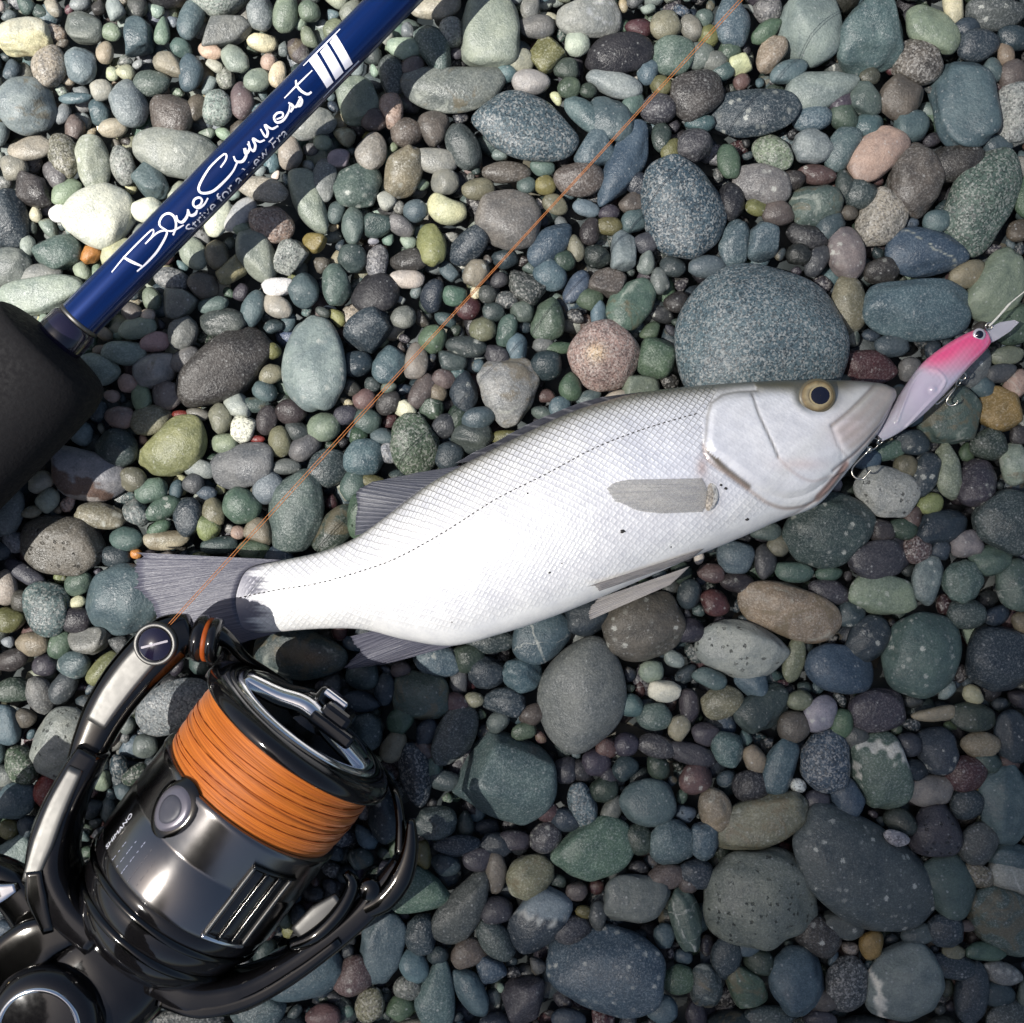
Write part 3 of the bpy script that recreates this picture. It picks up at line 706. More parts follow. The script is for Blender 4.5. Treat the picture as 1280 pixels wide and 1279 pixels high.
# neighbours are nudged apart until they only touch; a pebble that stays under a bigger one is left to the mass below
def q_of(b, x, y):
    dx, dy = x - b['x'], -(y - b['y'])
    c, s = math.cos(b['ang']), math.sin(b['ang'])
    return math.hypot((dx * c + dy * s) / b['rx'], (-dx * s + dy * c) / b['ry'])
keep = []
for e in entries:
    x0, y0 = e['x'], e['y']
    if not e['ontop']:
        rs = 0.5 * (e['rx'] + e['ry'])
        for _ in range(5):
            for b in keep:
                if abs(b['x'] - e['x']) > b['rx'] + b['ry'] + rs or abs(b['y'] - e['y']) > b['rx'] + b['ry'] + rs: continue
                q = q_of(b, e['x'], e['y'])
                need = 1 + 0.72 * rs / math.sqrt(b['rx'] * b['ry'])
                if q < need:
                    d = math.hypot(e['x'] - b['x'], e['y'] - b['y']) + 1e-6
                    st = min(5.0, (need - q) * d / max(q, 0.2) * 0.6)
                    e['x'] += (e['x'] - b['x']) / d * st; e['y'] += (e['y'] - b['y']) / d * st
            sh = math.hypot(e['x'] - x0, e['y'] - y0); lim = 9 + 0.35 * rs
            if sh > lim:
                e['x'] = x0 + (e['x'] - x0) * lim / sh; e['y'] = y0 + (e['y'] - y0) * lim / sh
        worst = min([q_of(b, e['x'], e['y']) for b in keep] or [9])
        if worst < 0.85 and not e['name']: continue
        e['low'] = worst < 1.02
    keep.append(e)
entries = keep
MAX_THINGS = 300
# a stone is one of the individually built ones when it is among the largest that show
named = [e for e in entries if e['name']]
rest = [e for e in entries if not e['name']]
things = named + rest[:MAX_THINGS - len(named)]
things.sort(key=lambda e: -e['rx'] * e['ry'])
small = rest[MAX_THINGS - len(named):]

def special_cols(e, v, base, r):
    n = e['name'] or ''
    c = np.repeat(np.asarray(base)[None], len(v), 0)
    x, y = v[:, 0], v[:, 1]
    wob = 0.05 * np.sin(7 * x + 1) + 0.04 * np.sin(13 * y + 2) + 0.03 * np.sin(23 * x + 5 * y)
    def mix(mask, colr):
        m = np.clip(mask, 0, 1)[:, None]
        return c * (1 - m) + np.asarray(colr)[None] * m
    if n == 'blue stone with pale vein':
        c = mix(1.0 - np.abs((y + 0.9 * x - 0.15 + wob)) / 0.045, (0.34, 0.35, 0.30))
    elif n == 'pale teal stone with white band':
        yy = y * math.sin(e['ang']) * -1 - 0  # band near the end of the stone
        c = mix((0.10 - np.abs(x * 0.82 - y * 0.57 + 0.68 + wob)) / 0.04, (0.60, 0.58, 0.50))
    elif n == 'grey green stone with white patch':
        c = mix((0.16 - np.abs(x - y * 0.4 - 0.72 + 2 * wob)) / 0.08 * (y < 0.5), (0.42, 0.42, 0.38))
        c = np.where((((x - 0.15) ** 2 + (y - 0.55) ** 2 + wob) < 0.05)[:, None], np.array([[0.40, 0.40, 0.36]]), c)
    elif n == 'two tone navy stone':
        c = mix((x - 0.22 + 0.25 * y + 1.5 * wob) / 0.06, (0.14, 0.175, 0.20))
        c = mix((0.06 - np.abs(x - 0.22 + 0.25 * y + 1.5 * wob)) / 0.04, (0.30, 0.31, 0.30))
    elif n == 'lilac stone with brown stain':
        q = (-(y) * 1.0 - 0.05 + 2.5 * wob - 0.25 * x)
        c = mix(q / 0.08 * (np.abs(x + 0.15) < 0.75), (0.115, 0.075, 0.06))
        c = np.where(((-y - 0.72 + wob) > 0)[:, None], np.array([[0.30, 0.27, 0.25]]), c)
    elif n == 'round tan granite stone':
        c = mix(np.exp(-((x + 0.28) ** 2 + (y - 0.05) ** 2) / 0.06) * 0.8, (0.50, 0.36, 0.20))
    elif n == 'dark rust stained stone':
        c = mix(np.exp(-((x - 0.15) ** 2 / 0.25 + (y - 0.1) ** 2 / 0.09)) * 0.9, (0.15, 0.095, 0.05))
    elif n == 'light grey block':
        c = mix((0.05 - np.abs(np.hypot(x - 0.35, y) - 0.5 + wob)) / 0.03, (0.36, 0.37, 0.37))
    elif n == 'cream yellow block':
        c = mix((y + 0.2 + wob) / 0.3, (0.46, 0.44, 0.34))
    return c

def place(e, is_thing):
    cmin = min(e['rx'], e['ry'])
    c = (0.68 * cmin if cmin < 25 else 0.58 * cmin) * K * rng.uniform(0.92, 1.1)
    zc = 0.15 * c + 0.0004
    got = cells(e['x'], e['y'], e['rx'], e['ry'], e['ang'], 0.5)
    if got is not None:
        sl_, q = got
        hh = H[sl_][q < 1]
        if len(hh):
            top = np.percentile(hh, 70)
            if top > 0.0012 and (e['ontop'] or top < 0.6 * c):
                zc = max(zc, top + 0.45 * c)
    e['z'], e['c'] = zc, c
    got = cells(e['x'], e['y'], e['rx'], e['ry'], e['ang'])
    if got is not None:
        sl_, q = got
        top = zc + c * np.sqrt(np.clip(1 - q, 0, 1))
        H[sl_] = np.where(q < 1, np.maximum(H[sl_], top), H[sl_])
        occ[sl_] |= q < 0.92

def world_stone(e, v, r):
    k = K * (D - e['z']) / D
    t1, t2 = r.normal(0, 0.09, 2)
    w = v * np.array([e['rx'] * k, e['ry'] * k, e['c']])
    # slight tilt, then turn
    Rm = np.array(Matrix.Rotation(e['ang'], 3, 'Z') @ Matrix.Rotation(t1, 3, 'X') @ Matrix.Rotation(t2, 3, 'Y'))
    return w @ Rm.T

for e in things: place(e, True)
for e in small: place(e, False)

# ---- labels: each stone told by its look and by the thing it lies beside
ANCH = [('tail fin of the fish', 225, 745), ('mouth of the fish', 1105, 500), ('belly of the fish', 660, 775), ('back of the fish', 690, 525),
        ('pelvic fins', 790, 750), ('anal fin', 490, 815), ('pink lure', 1165, 480), ('lip of the lure', 1258, 408), ('orange spool', 340, 920),
        ('reel rotor', 300, 1240), ('bail arm', 150, 870), ('reel handle knob', 40, 1215), ('foam grip', 60, 520), ('blue rod blank', 250, 250),
        ('silver ring of the rod', 98, 402), ('chin of the fish', 1015, 640), ('rear hook', 1075, 590), ('soft dorsal fin', 480, 625), ('bail wire', 505, 1030)]
lm = [(e['name'], e['x'], e['y'], (e['rx'] + e['ry']) / 2) for e in things if e['name']]
lm += [(n, x, y, 40) for n, x, y in ANCH]
used_labels = {}
def near_list(e):
    R = (e['rx'] + e['ry']) / 2
    d = sorted((math.hypot(e['x'] - x, e['y'] - y) - r - R, n) for n, x, y, r in lm if n != e['name'])
    return d
areas = sorted((e['rx'] * e['ry'] for e in things), reverse=True)
def size_word(e):
    a = e['rx'] * e['ry']
    return 'large ' if a > areas[30] else ('' if a > areas[110] else ('small ' if a > areas[210] else 'tiny '))
def words_n(s): return len(s.split())
def make_label(e):
    nl = near_list(e)
    rel = lambda d: 'touching' if d < 4 else ('beside' if d < 30 else 'near')
    if e['name']:
        base = e['name']
        for d, n in nl[:6]:
            lab = f"{base} lying {rel(d)} the {n}"
            if words_n(lab) <= 16 and lab not in used_labels: return lab
        return base + ' on the pebble beach'
    noun = 'stone' if e['rx'] * e['ry'] > areas[110] else 'pebble'
    base = f"{size_word(e)}{PAL[e['col']][1]} {PATW[e['pat']]}{SHPW.get(e['shp'][0], 'oval')} {noun}"
    cands = [f"{base} {rel(nl[0][0])} the {nl[0][1]}"]
    for i in range(0, 3):
        for j in range(i + 1, 5):
            cands.append(f"{base} between the {nl[i][1]} and the {nl[j][1]}")
    for lab in cands:
        if 4 <= words_n(lab) <= 16 and lab not in used_labels:
            return lab
    return cands[0] if words_n(cands[0]) <= 16 else base
for e in things:
    lab = make_label(e); used_labels[lab] = 1; e['label'] = lab

for i, e in enumerate(things):
    r = np.random.default_rng(1000 + i)
    sub = 5 if (e['name'] and e['rx'] * e['ry'] > 1500) else (4 if e['rx'] * e['ry'] > 480 else 3)
    v, f = stone_shape(sub, e['shp'], r)
    base = np.array(PAL[e['col']][0]) * (1 + r.normal(0, 0.05)) * (1 + r.normal(0, 0.025, 3))
    cols = special_cols(e, v, base, r)
    me = np_mesh('pebble', world_stone(e, v, r), f, cols=cols, mats=[STONE[e['pat']]])
    loc = p2w(e['x'], e['y'], e['z'])
    o = link('stone' if e['rx'] * e['ry'] > 900 else 'pebble', me, loc=loc)
    tag(o, e['label'], 'stone' if e['rx'] * e['ry'] > 900 else 'pebble', 'stones and pebbles of the beach')

# ---- the countless small pebbles in the gaps and below: one mass
SV, SF, SC, SM = [], [], [], []
svn = 0
def add_stuff(e, sub, r):
    global svn
    v, f = stone_shape(sub, e['shp'], r)
    w = world_stone(e, v, r) + np.array(p2w(e['x'], e['y'], e['z']))
    base = np.array(PAL[e['col']][0]) * np.exp(r.normal(0, 0.16)) * (1.12 if e['x'] + e['y'] < 900 else 1.0) * (1 + r.normal(0, 0.05, 3))  # fill in the sunny corner lifted: sunlight put into the colour
    SV.append(w); SF.append(f + svn); svn += len(w)
    SC.append(np.repeat(base[None], len(w), 0)); SM.append(np.full(len(f), PATS.index(e['pat'])))

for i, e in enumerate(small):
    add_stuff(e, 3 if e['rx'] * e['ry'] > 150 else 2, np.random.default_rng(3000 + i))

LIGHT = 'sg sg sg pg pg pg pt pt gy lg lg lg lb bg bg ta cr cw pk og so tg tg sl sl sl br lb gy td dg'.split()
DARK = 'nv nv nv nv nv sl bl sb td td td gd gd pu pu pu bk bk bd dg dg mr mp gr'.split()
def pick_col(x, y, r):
    t = np.clip((x + y - 450) / 750, 0.0, 1.0)  # darker kinds towards the shaded corner: partly real tone, partly shade put into colour
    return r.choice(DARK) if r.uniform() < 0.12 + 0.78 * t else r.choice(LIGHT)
def rnd_stone(x, y, rad, r, zlo, zhi):
    asp = r.uniform(1.0, 1.65)
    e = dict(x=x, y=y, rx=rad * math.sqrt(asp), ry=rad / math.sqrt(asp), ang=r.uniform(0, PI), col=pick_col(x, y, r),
             pat=r.choice(list('ppppppsgmvdg')), shp=r.choice(list('eeggqaaanat')), name=None)
    e['c'] = 0.68 * e['ry'] * K
    e['z'] = r.uniform(zlo, zhi)
    return e
r = np.random.default_rng(77)
occ_listed = occ.copy()
sizes = [46, 38, 31, 26, 22, 19, 16.5, 14.5, 12.5, 11, 9.5, 8, 6.5]
for rad in sizes:
    tries = int(min(14000, 1.3 * (1280 + 2 * GM) ** 2 / (rad * rad * 3.2)))
    for _ in range(tries):
        x, y = r.uniform(-GM + 10, 1280 + GM - 10, 2)
        inside = -15 < x < 1295 and -15 < y < 1295
        if rad > 16 and inside: continue
        if rad < 8.5 and not inside: continue
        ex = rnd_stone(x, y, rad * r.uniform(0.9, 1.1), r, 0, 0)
        g = cells(x, y, ex['rx'], ex['ry'], ex['ang'])
        if g is None: continue
        s_, q = g
        m = q < 1
        tot = m.sum()
        if tot == 0 or occ[s_][m].sum() > (0.10 if rad > 9 else 0.2) * tot: continue
        occ[s_] |= q < 0.9
        ex['z'] = 0.1 * ex['c'] - r.uniform(0.0004, 0.0026)
        add_stuff(ex, (2 if rad < 20 else 3) if inside else (1 if rad < 16 else 2), r)
# lower bed
n_low = 0
for _ in range(6200):
    x, y = r.uniform(-GM, 1280 + GM, 2)
    inside = -20 < x < 1300 and -20 < y < 1300
    rad = r.uniform(9, 20)
    g = cells(x, y, rad, rad, 0)
    if g is None: continue
    s_, q = g
    m = q < 1
    if m.sum() == 0 or occ_listed[s_][m].mean() > 0.93: continue
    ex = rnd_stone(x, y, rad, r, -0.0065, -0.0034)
    add_stuff(ex, 2 if inside else 1, r)
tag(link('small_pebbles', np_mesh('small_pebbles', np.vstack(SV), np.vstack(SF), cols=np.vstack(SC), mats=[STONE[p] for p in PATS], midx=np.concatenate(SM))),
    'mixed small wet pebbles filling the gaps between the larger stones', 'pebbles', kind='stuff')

# ------------------------------------------------------------------ fish
ST = [  # dorsal x,y, ventral x,y, half thickness px, centre height mm
 (268,735, 272,772, 0.6, 12.2), (290,722, 292,786, 2, 12.4), (318,708, 318,791, 8.5, 12.5), (345,702, 345,790, 17, 13), (400,690, 400,786, 24, 14), (445,672, 455,787, 29, 15), (490,640, 505,799, 36, 16.5), (540,603, 565,807, 43, 18),
 (600,570, 630,791, 50, 19.5), (660,540, 690,771, 56, 20.5), (720,513, 745,749, 60, 21), (780,495, 805,723, 62, 21), (830,487, 865,697, 62, 21),
 (880,482, 925,672, 60, 20.5), (925,479, 973,651, 56, 20), (965,477, 1018,633, 52, 19.5), (1003,476, 1046,603, 46, 19), (1038,476, 1070,572, 40, 18.5),
 (1072,477, 1092,545, 31, 18), (1098,480, 1108,516, 21, 17.5), (1112,485, 1116,500, 9, 17.5)]
def poly_dist(P, poly, closed=False):
    """distance of points to polyline"""
    P = np.asarray(P, float); d = np.full(len(P), 1e9)
    A = np.asarray(poly, float)
    segs = list(zip(A[:-1], A[1:])) + ([(A[-1], A[0])] if closed else [])
    for a, b in segs:
        ab = b - a; t = np.clip(((P - a) @ ab) / (ab @ ab), 0, 1)
        d = np.minimum(d, np.linalg.norm(P - a - t[:, None] * ab, axis=1))
    return d
def inside_poly(P, poly):
    A = np.asarray(poly, float); c = np.zeros(len(P), bool)
    x, y = P[:, 0], P[:, 1]
    for (x0, y0), (x1, y1) in zip(A, np.roll(A, -1, 0)):
        if y0 == y1: continue
        k = ((y0 > y) != (y1 > y)) & (x < (x1 - x0) * (y - y0) / (y1 - y0) + x0)
        c ^= k
    return c
def sstep(a, b, x):
    t = np.clip((x - a) / (b - a), 0, 1); return t * t * (3 - 2 * t)

OPERC = [(938,493),(915,494),(896,498),(880,509),(874,526),(870,556),(877,571),(895,582),(921,603),(945,616),(971,623),(998,617),(1024,600)]
HEADP = [tuple(x) for x in catmull(OPERC, 6)] + [(1060,585),(1130,560),(1130,465),(938,465)]
SUBOP = [tuple(x) for x in catmull([(868,560),(870,572),(880,584),(905,600),(930,618),(950,630),(975,636),(1004,630),(1030,612),(1046,592)], 5)]
SUBP = SUBOP + [(1130,570),(1130,470),(900,470),(868,530)]
PREOP = catmull([(930,497),(932,510),(935,523),(943,543),(952,563),(957,575)], 5)
MEMB = catmull([(1047,580),(1030,603),(1005,630),(975,650),(958,657)], 5)
MAXI = catmull([(1090,480),(1068,500),(1045,520),(1024,536)], 5)
MOUTH = catmull([(1112,505),(1085,540),(1060,566),(1028,590)], 5)
CHEEK = catmull([(1024,536),(1035,560),(1040,580)], 5)
GILLSLIT = catmull([(874,566),(888,584),(905,598),(922,610)], 5)
EYE = (1007, 500.5)

def build_fish():
    root = empty('fish', p2w(640, 650, 0.008))
    inv = Matrix.Translation(-Vector(root.location))
    S = catmull(np.array(ST, float), 26)
    ns = 460
    # even stations along mid line
    mid = (S[:, 0:2] + S[:, 2:4]) / 2
    dd = np.r_[0, np.cumsum(np.linalg.norm(np.diff(mid, axis=0), axis=1))]
    t = np.linspace(0, dd[-1], ns)
    S = np.stack([np.interp(t, dd, S[:, k]) for k in range(6)], -1)
    ntop, nbot = 132, 40
    phi = np.r_[np.linspace(0, PI, ntop, endpoint=False), np.linspace(PI, 2 * PI, nbot, endpoint=False)]
    nphi = len(phi)
    # cross position, denser on top half
    tt = (1 - np.cos(phi)) / 2
    pxy = S[:, None, 0:2] * (1 - tt)[None, :, None] + S[:, None, 2:4] * tt[None, :, None]
    hz = np.sign(np.sin(phi)) * np.abs(np.sin(phi)) ** 0.85
    # belly a little fuller than the back
    Tpx = S[:, 4][:, None] * hz[None, :]
    P = pxy.reshape(-1, 2)
    top = (np.sin(phi) > -1e-6)[None, :].repeat(ns, 0).ravel()
    edge = np.abs(np.sin(phi))[None, :].repeat(ns, 0).ravel() ** 0.5
    dz = np.zeros(len(P))
    # gill cover, cheek and jaw relief
    dH = poly_dist(P, HEADP[:-4]); inH = inside_poly(P, HEADP)
    dS = poly_dist(P, SUBOP); inS = inside_poly(P, SUBP)
    dz += np.where(inS, 1.6 * sstep(0, 3, dS), -1.2 * np.exp(-(dS / 3) ** 2))
    dz += np.where(inH, 3.4 * sstep(0, 9.0, dH) + 0.9 * sstep(0, 1.5, dH), 0)
    fore = inside_poly(P, [tuple(q) for q in PREOP] + [(985,600),(1024,600),(1130,560),(1130,465),(930,465)])
    jaw = inside_poly(P, [(1088,481),(1066,500),(1044,520),(1022,538),(1030,560),(1050,577),(1085,545),(1125,505),(1125,478)])
    dJ = poly_dist(P, [(1088,481),(1066,500),(1044,520),(1022,538),(1030,560),(1050,577),(1085,545),(1125,505)])
    dz += np.where(jaw, 1.5 * sstep(0, 7, dJ), 0)
    dz += -1.0 * np.where(~inH, np.exp(-(dH / 3.0) ** 2), 0)
    dP = poly_dist(P, PREOP); dz -= 1.2 * np.exp(-(dP / 2.0) ** 2)
    dM = poly_dist(P, MEMB); dz -= 2.6 * np.exp(-(dM / 3.0) ** 2)
    dX = poly_dist(P, MAXI); dz -= 2.4 * np.exp(-(dX / 2.2) ** 2)
    dO = poly_dist(P, MOUTH); dz -= 3.0 * np.exp(-(dO / 2.2) ** 2)
    dC = poly_dist(P, CHEEK); dz -= 1.0 * np.exp(-(dC / 3) ** 2)
    dE = np.hypot((P[:, 0] - EYE[0]), (P[:, 1] - EYE[1])); dz += 1.6 * np.exp(-((dE - 25) / 5) ** 2) - 3.0 * np.exp(-(dE / 17) ** 4)
    # faint undulation of the flank
    dz += 0.5 * np.sin(P[:, 0] / 31 + P[:, 1] / 47) + 0.35 * np.sin(P[:, 0] / 17 - P[:, 1] / 23)
    dz *= edge
    z = (S[:, 5][:, None] * 1e-3 + Tpx * K).ravel() + np.where(top, dz * K, 0)
    wp = p2w_np(P, z)
    # outline of the section is drawn at the height of the centre so that the rim stays on the traced contour
    zc = (S[:, 5] * 1e-3)[:, None].repeat(nphi, 1).ravel()
    rim = p2w_np(P, zc); wp[:, :2] = rim[:, :2]
    # fish skin colours
    Dp = S[:, None, 0:2].repeat(nphi, 1).reshape(-1, 2)
    Vp = S[:, None, 2:4].repeat(nphi, 1).reshape(-1, 2)
    dd_ = np.linalg.norm(P - Dp, axis=1); dv = np.linalg.norm(P - Vp, axis=1)
    x, y = P[:, 0], P[:, 1]
    silver = np.array([0.77, 0.77, 0.775]); belly = np.array([0.78, 0.78, 0.755]); lav = np.array([0.74, 0.76, 0.82])
    olive = np.array([0.10, 0.095, 0.058]); grey = np.array([0.15, 0.15, 0.16])
    c = np.repeat(silver[None], len(P), 0)
    def mix(c, m, colr): m = np.clip(m, 0, 1)[:, None]; return c * (1 - m) + np.asarray(colr)[None] * m
    bellyf = sstep(60, 12, dv)
    c = mix(c, bellyf, belly)
    c = mix(c, 0.75 * np.exp(-((x - 820) / 90) ** 2 - ((y - 580) / 60) ** 2), lav)
    wid = np.interp(x, [300, 450, 600, 760, 880, 940, 1000, 1110], [9, 12, 22, 38, 36, 22, 30, 22])
    dark = np.interp(x, [300, 450, 600, 800, 1110], [0.4, 0.5, 0.7, 0.85, 0.95])
    c = mix(c, 0.6 * dark * sstep(1.0, 0.0, dd_ / wid), (0.30, 0.28, 0.20))
    c = mix(c, dark * sstep(0.5, 0.05, dd_ / wid), olive)
    # head: brow and snout olive, cheeks bright, jaw pinkish
    c = mix(c, 0.95 * inH * sstep(504, 484, y - 0.02 * (x - 1000)) * sstep(895, 930, x), (0.115, 0.105, 0.065))
    c = mix(c, 0.8 * np.exp(-((dE - 23) / 6.5) ** 2) * sstep(528, 508, y), (0.13, 0.13, 0.105))
    c = mix(c, 0.75 * sstep(1025, 1055, x) * sstep(40, 5, poly_dist(P, MAXI)) * (y < 530), (0.36, 0.335, 0.30))
    c = mix(c, 0.6 * sstep(1045, 1095, x), (0.40, 0.36, 0.33))
    c = mix(c, 0.5 * inH * sstep(0, 1, (y - 478) / 30) * sstep(530, 508, y) * sstep(1026, 1036, x), (0.40, 0.38, 0.33))
    c = mix(c, 0.7 * np.exp(-(((x - 1066) + (y - 492)) / 60) ** 2 - (((x - 1066) - (492 - y)) / 16) ** 2) * 0.9, (0.70, 0.70, 0.68))
    c = mix(c, 0.6 * np.exp(-((x - 1048) / 26) ** 2 - ((y - 543) / 18) ** 2), (0.60, 0.43, 0.38))
    c = mix(c, 0.35 * np.exp(-((x - 985) / 30) ** 2 - ((y - 583) / 7) ** 2), (0.60, 0.42, 0.38))
    c = mix(c, 0.95 * np.exp(-(poly_dist(P, catmull([(1046,583),(1034,600),(1014,622)],5)) / 5.5) ** 4), (0.40, 0.24, 0.19))
    c = mix(c, 0.95 * np.exp(-(poly_dist(P, GILLSLIT) / 4.2) ** 4) * (~inH), (0.13, 0.10, 0.06))
    c = mix(c, 0.75 * np.exp(-(poly_dist(P, SUBOP) / 2.2) ** 2), (0.34, 0.26, 0.22))  # shadowed lower edge of the gill cover, painted into the skin colour
    c = mix(c, 0.85 * np.exp(-(dP / 1.5) ** 2), (0.10, 0.095, 0.085))
    c = mix(c, 0.55 * np.exp(-(poly_dist(P, np.array(OPERC[:6])) / 1.8) ** 2), (0.16, 0.14, 0.11))
    c = mix(c, 0.8 * np.exp(-(dO / 1.6) ** 2), (0.20, 0.15, 0.14))
    c = mix(c, 0.45 * np.exp(-(dM / 1.6) ** 2), (0.35, 0.24, 0.21))
    c = mix(c, 0.6 * np.exp(-((x - 866) / 7) ** 2 - ((y - 587) / 12) ** 2), (0.42, 0.26, 0.20))
    c = mix(c, 0.45 * np.exp(-((x - 876) / 12) ** 2 - ((y - 622) / 22) ** 2), (0.30, 0.24, 0.19))
    mott = np.sin(x / 6.1 + 2 * np.sin(y / 9.0)) * np.sin(y / 5.3 + 1.5 * np.sin(x / 11.0))
    c *= (1 + (inH | inS) * 0.05 * mott)[:, None]
    strk = np.sin((0.66 * x + 0.75 * y) / 1.9 + 1.2 * np.sin((0.75 * x - 0.66 * y) / 19))
    c = mix(c, jaw * sstep(0, 14, dJ) * (0.55 + 0.2 * strk), (0.46, 0.39, 0.34))
    c = mix(c, 0.4 * np.exp(-(dJ / 1.5) ** 2) * sstep(478, 484, y), (0.28, 0.22, 0.19))
    inter = poly_dist(P, catmull([(957,575),(975,592),(1000,603),(1028,596)], 5)); c = mix(c, 0.4 * np.exp(-(inter / 1.8) ** 2), (0.45, 0.33, 0.29))
    c = mix(c, 0.8 * inH * sstep(1040, 1075, x) * sstep(492, 480, y), (0.13, 0.12, 0.09))
    c = mix(c, 0.55 * np.exp(-(dX / 2.4) ** 2), (0.22, 0.19, 0.16))
    # ragged end of the scales on the tail
    rag = 326 + 7 * np.sin(y / 5.0) + 6 * np.sin(y / 2.3 + 1) + 4 * np.sin(y * 1.3)
    c = mix(c, sstep(12, -12, x - rag), (0.17, 0.17, 0.205))
    c[~top] = mix(c, np.full(len(P), 0.2), (0.5, 0.5, 0.5))[~top]
    # scale masks
    body = np.where(inH | inS, 0.16, 1.0) * sstep(16, 30, dv + (x < 470) * 20) * sstep(300, 330, x)
    body = np.maximum(body, 0.3 * ((inH | inS) & (x < 1000)))
    edged = 0.20 + 0.70 * sstep(130, 15, dd_) + 0.35 * sstep(45, 5, dd_)
    edged *= np.interp(x, [300, 420, 560, 800], [0.35, 0.5, 0.9, 1.0]) * sstep(930, 880, x) * (~inH)
    edged = np.maximum(edged, 0.12 * (~inH))
    msk = np.stack([body, edged, np.zeros(len(P))], -1)
    arc = np.cumsum(np.r_[0, np.linalg.norm(np.diff(mid, axis=0), axis=1)])
    ulen = np.broadcast_to(t[:, None], (ns, nphi)).ravel()
    vlen = (tt[None, :] * np.linalg.norm(S[:, 2:4] - S[:, 0:2], axis=1)[:, None])
    # skew so that the scale rows follow the station lines
    uv = np.stack([ulen / 9.0, (vlen * 1.0).ravel() / 8.4], -1)
    f = grid_faces(ns, nphi, True)[:, ::-1]
    n0 = ns * nphi
    wp = np.vstack([wp, wp[:nphi].mean(0)[None], wp[n0 - nphi:n0].mean(0)[None]])
    c = np.vstack([c, c[:1], c[-1:]]); msk = np.vstack([msk, msk[:1], msk[-1:]]); uv = np.vstack([uv, uv[:1], uv[-1:]])
    me = np_mesh('fish_body', wp - np.array(root.location), f, cols=c, mats=[fish_mat()], uv=uv, extra={'Msk': msk})
    link('body', me, root)
    TP = P[top]; TZ = z[top]
    def top_z(pts):
        pts = np.atleast_2d(np.asarray(pts, float)); out = []
        for q in pts:
            d2 = ((TP - q) ** 2).sum(1); i = np.argmin(d2)
            out.append(TZ[i] if d2[i] < 64 else np.nan)
        return np.array(out)
    # top surface is drawn with rim projection, so a point at height z over px uses the centre height for its xy
    CP = S
    def on_skin(pts, lift):
        pts = np.atleast_2d(np.asarray(pts, float))
        zz = top_z(pts)
        xs = (S[:, 0] + S[:, 2]) / 2
        zc_ = np.interp(pts[:, 0], xs, S[:, 5] * 1e-3)
        w = p2w_np(pts, zc_); w[:, 2] = np.where(np.isnan(zz), zc_, zz) + lift
        return w
    L0 = np.array(root.location)

    def fin(name, base, tips, rays, zb, zt, mat, lift=0.0, skin=False, nu=14, rag=0.06, droop=0.0, seed=1, corr=0.7):
        r = np.random.default_rng(seed)
        nv = rays * 4 + 1
        B = resample(catmull(base, 10), nv); T = resample(catmull(tips, 10), nv)
        ph = np.linspace(0, rays * 2 * PI, nv)
        ray_len = 1 + r.normal(0, rag, rays + 1)
        rl = np.interp(np.linspace(0, rays, nv), np.arange(rays + 1), ray_len)
        rl -= rag * 0.9 * (1 - np.cos(ph)) / 2
        u = np.linspace(0, 1, nu)
        Pp = B[None] + (T - B)[None] * (u[:, None] * rl[None])[..., None]
        wob = 0.3 * np.sin(3.0 * np.linspace(0, 3, nv) + seed)
        zz = zb * (1 - u)[:, None] + zt * u[:, None] + droop * (u[:, None] * (1 - u)[:, None]) + (0.5 * np.cos(ph)[None] * corr + wob[None]) * K * (0.3 + u[:, None])
        if skin:
            sk = on_skin(Pp.reshape(-1, 2), lift)
            W3 = sk.reshape(nu, nv, 3).copy(); W3[..., 2] += (0.6 * np.cos(ph)[None] * corr * K * u[:, None]) + zb * 0 + lift * u[:, None]
        else:
            W3 = p2w_np(Pp, zz)
        Vt = W3.reshape(-1, 3) - L0
        th = 0.00018
        Vb = Vt - np.array([0, 0, th])
        fq = grid_faces(nu, nv)
        n = nu * nv
        rim = np.r_[np.arange(nv), np.arange(1, nu) * nv + nv - 1, (nu - 1) * nv + np.arange(nv - 2, -1, -1), np.arange(nu - 2, 0, -1) * nv]
        rn = np.roll(rim, -1)
        fs = np.stack([rim, rn, rn + n, rim + n], -1)
        uvv = np.stack([np.broadcast_to(u[:, None], (nu, nv)).ravel(), np.broadcast_to(np.linspace(0, rays, nv)[None], (nu, nv)).ravel()], -1)
        uvv = np.vstack([uvv, uvv])
        return link(name, np_mesh(name, np.vstack([Vt, Vb]), np.vstack([fq[:, ::-1], fq + n, fs]), mats=[mat], uv=uvv), root)

    fm_dark = fin_mat('fin_membrane_grey', (0.105, 0.105, 0.135), (0.20, 0.20, 0.235), 0.88)
    fm_dors = fin_mat('fin_membrane_dark', (0.075, 0.078, 0.095), (0.24, 0.24, 0.26), 0.93)
    fm_pale = fin_mat('fin_membrane_pale', (0.52, 0.50, 0.44), (0.22, 0.21, 0.17), 0.34)
    fm_pelv = fin_mat('fin_membrane_pelvic', (0.30, 0.28, 0.265), (0.50, 0.48, 0.46), 0.92)
    fin('caudal_fin', [(352,700),(312,710),(297,735),(295,760),(308,784),(350,790)], [(175,691),(167,712),(176,740),(190,757),(198,775),(214,795),(262,815)], 34, 0.0132, 0.0105, fm_dark, seed=3, rag=0.015, droop=0.002, corr=0.45)
    fin('anal_fin', [(478,786),(500,794),(530,801),(568,807)], [(437,796),(448,814),(431,835),(480,831)], 18, 0.0155, 0.0095, fm_dark, seed=4, rag=0.03, corr=0.5)
    fin('dorsal_fin', [(463,664),(500,634),(540,605),(585,581)], [(443,670),(446,640),(453,608),(520,591)], 22, 0.0165, 0.012, fm_dors, seed=5, rag=0.015, corr=0.45)
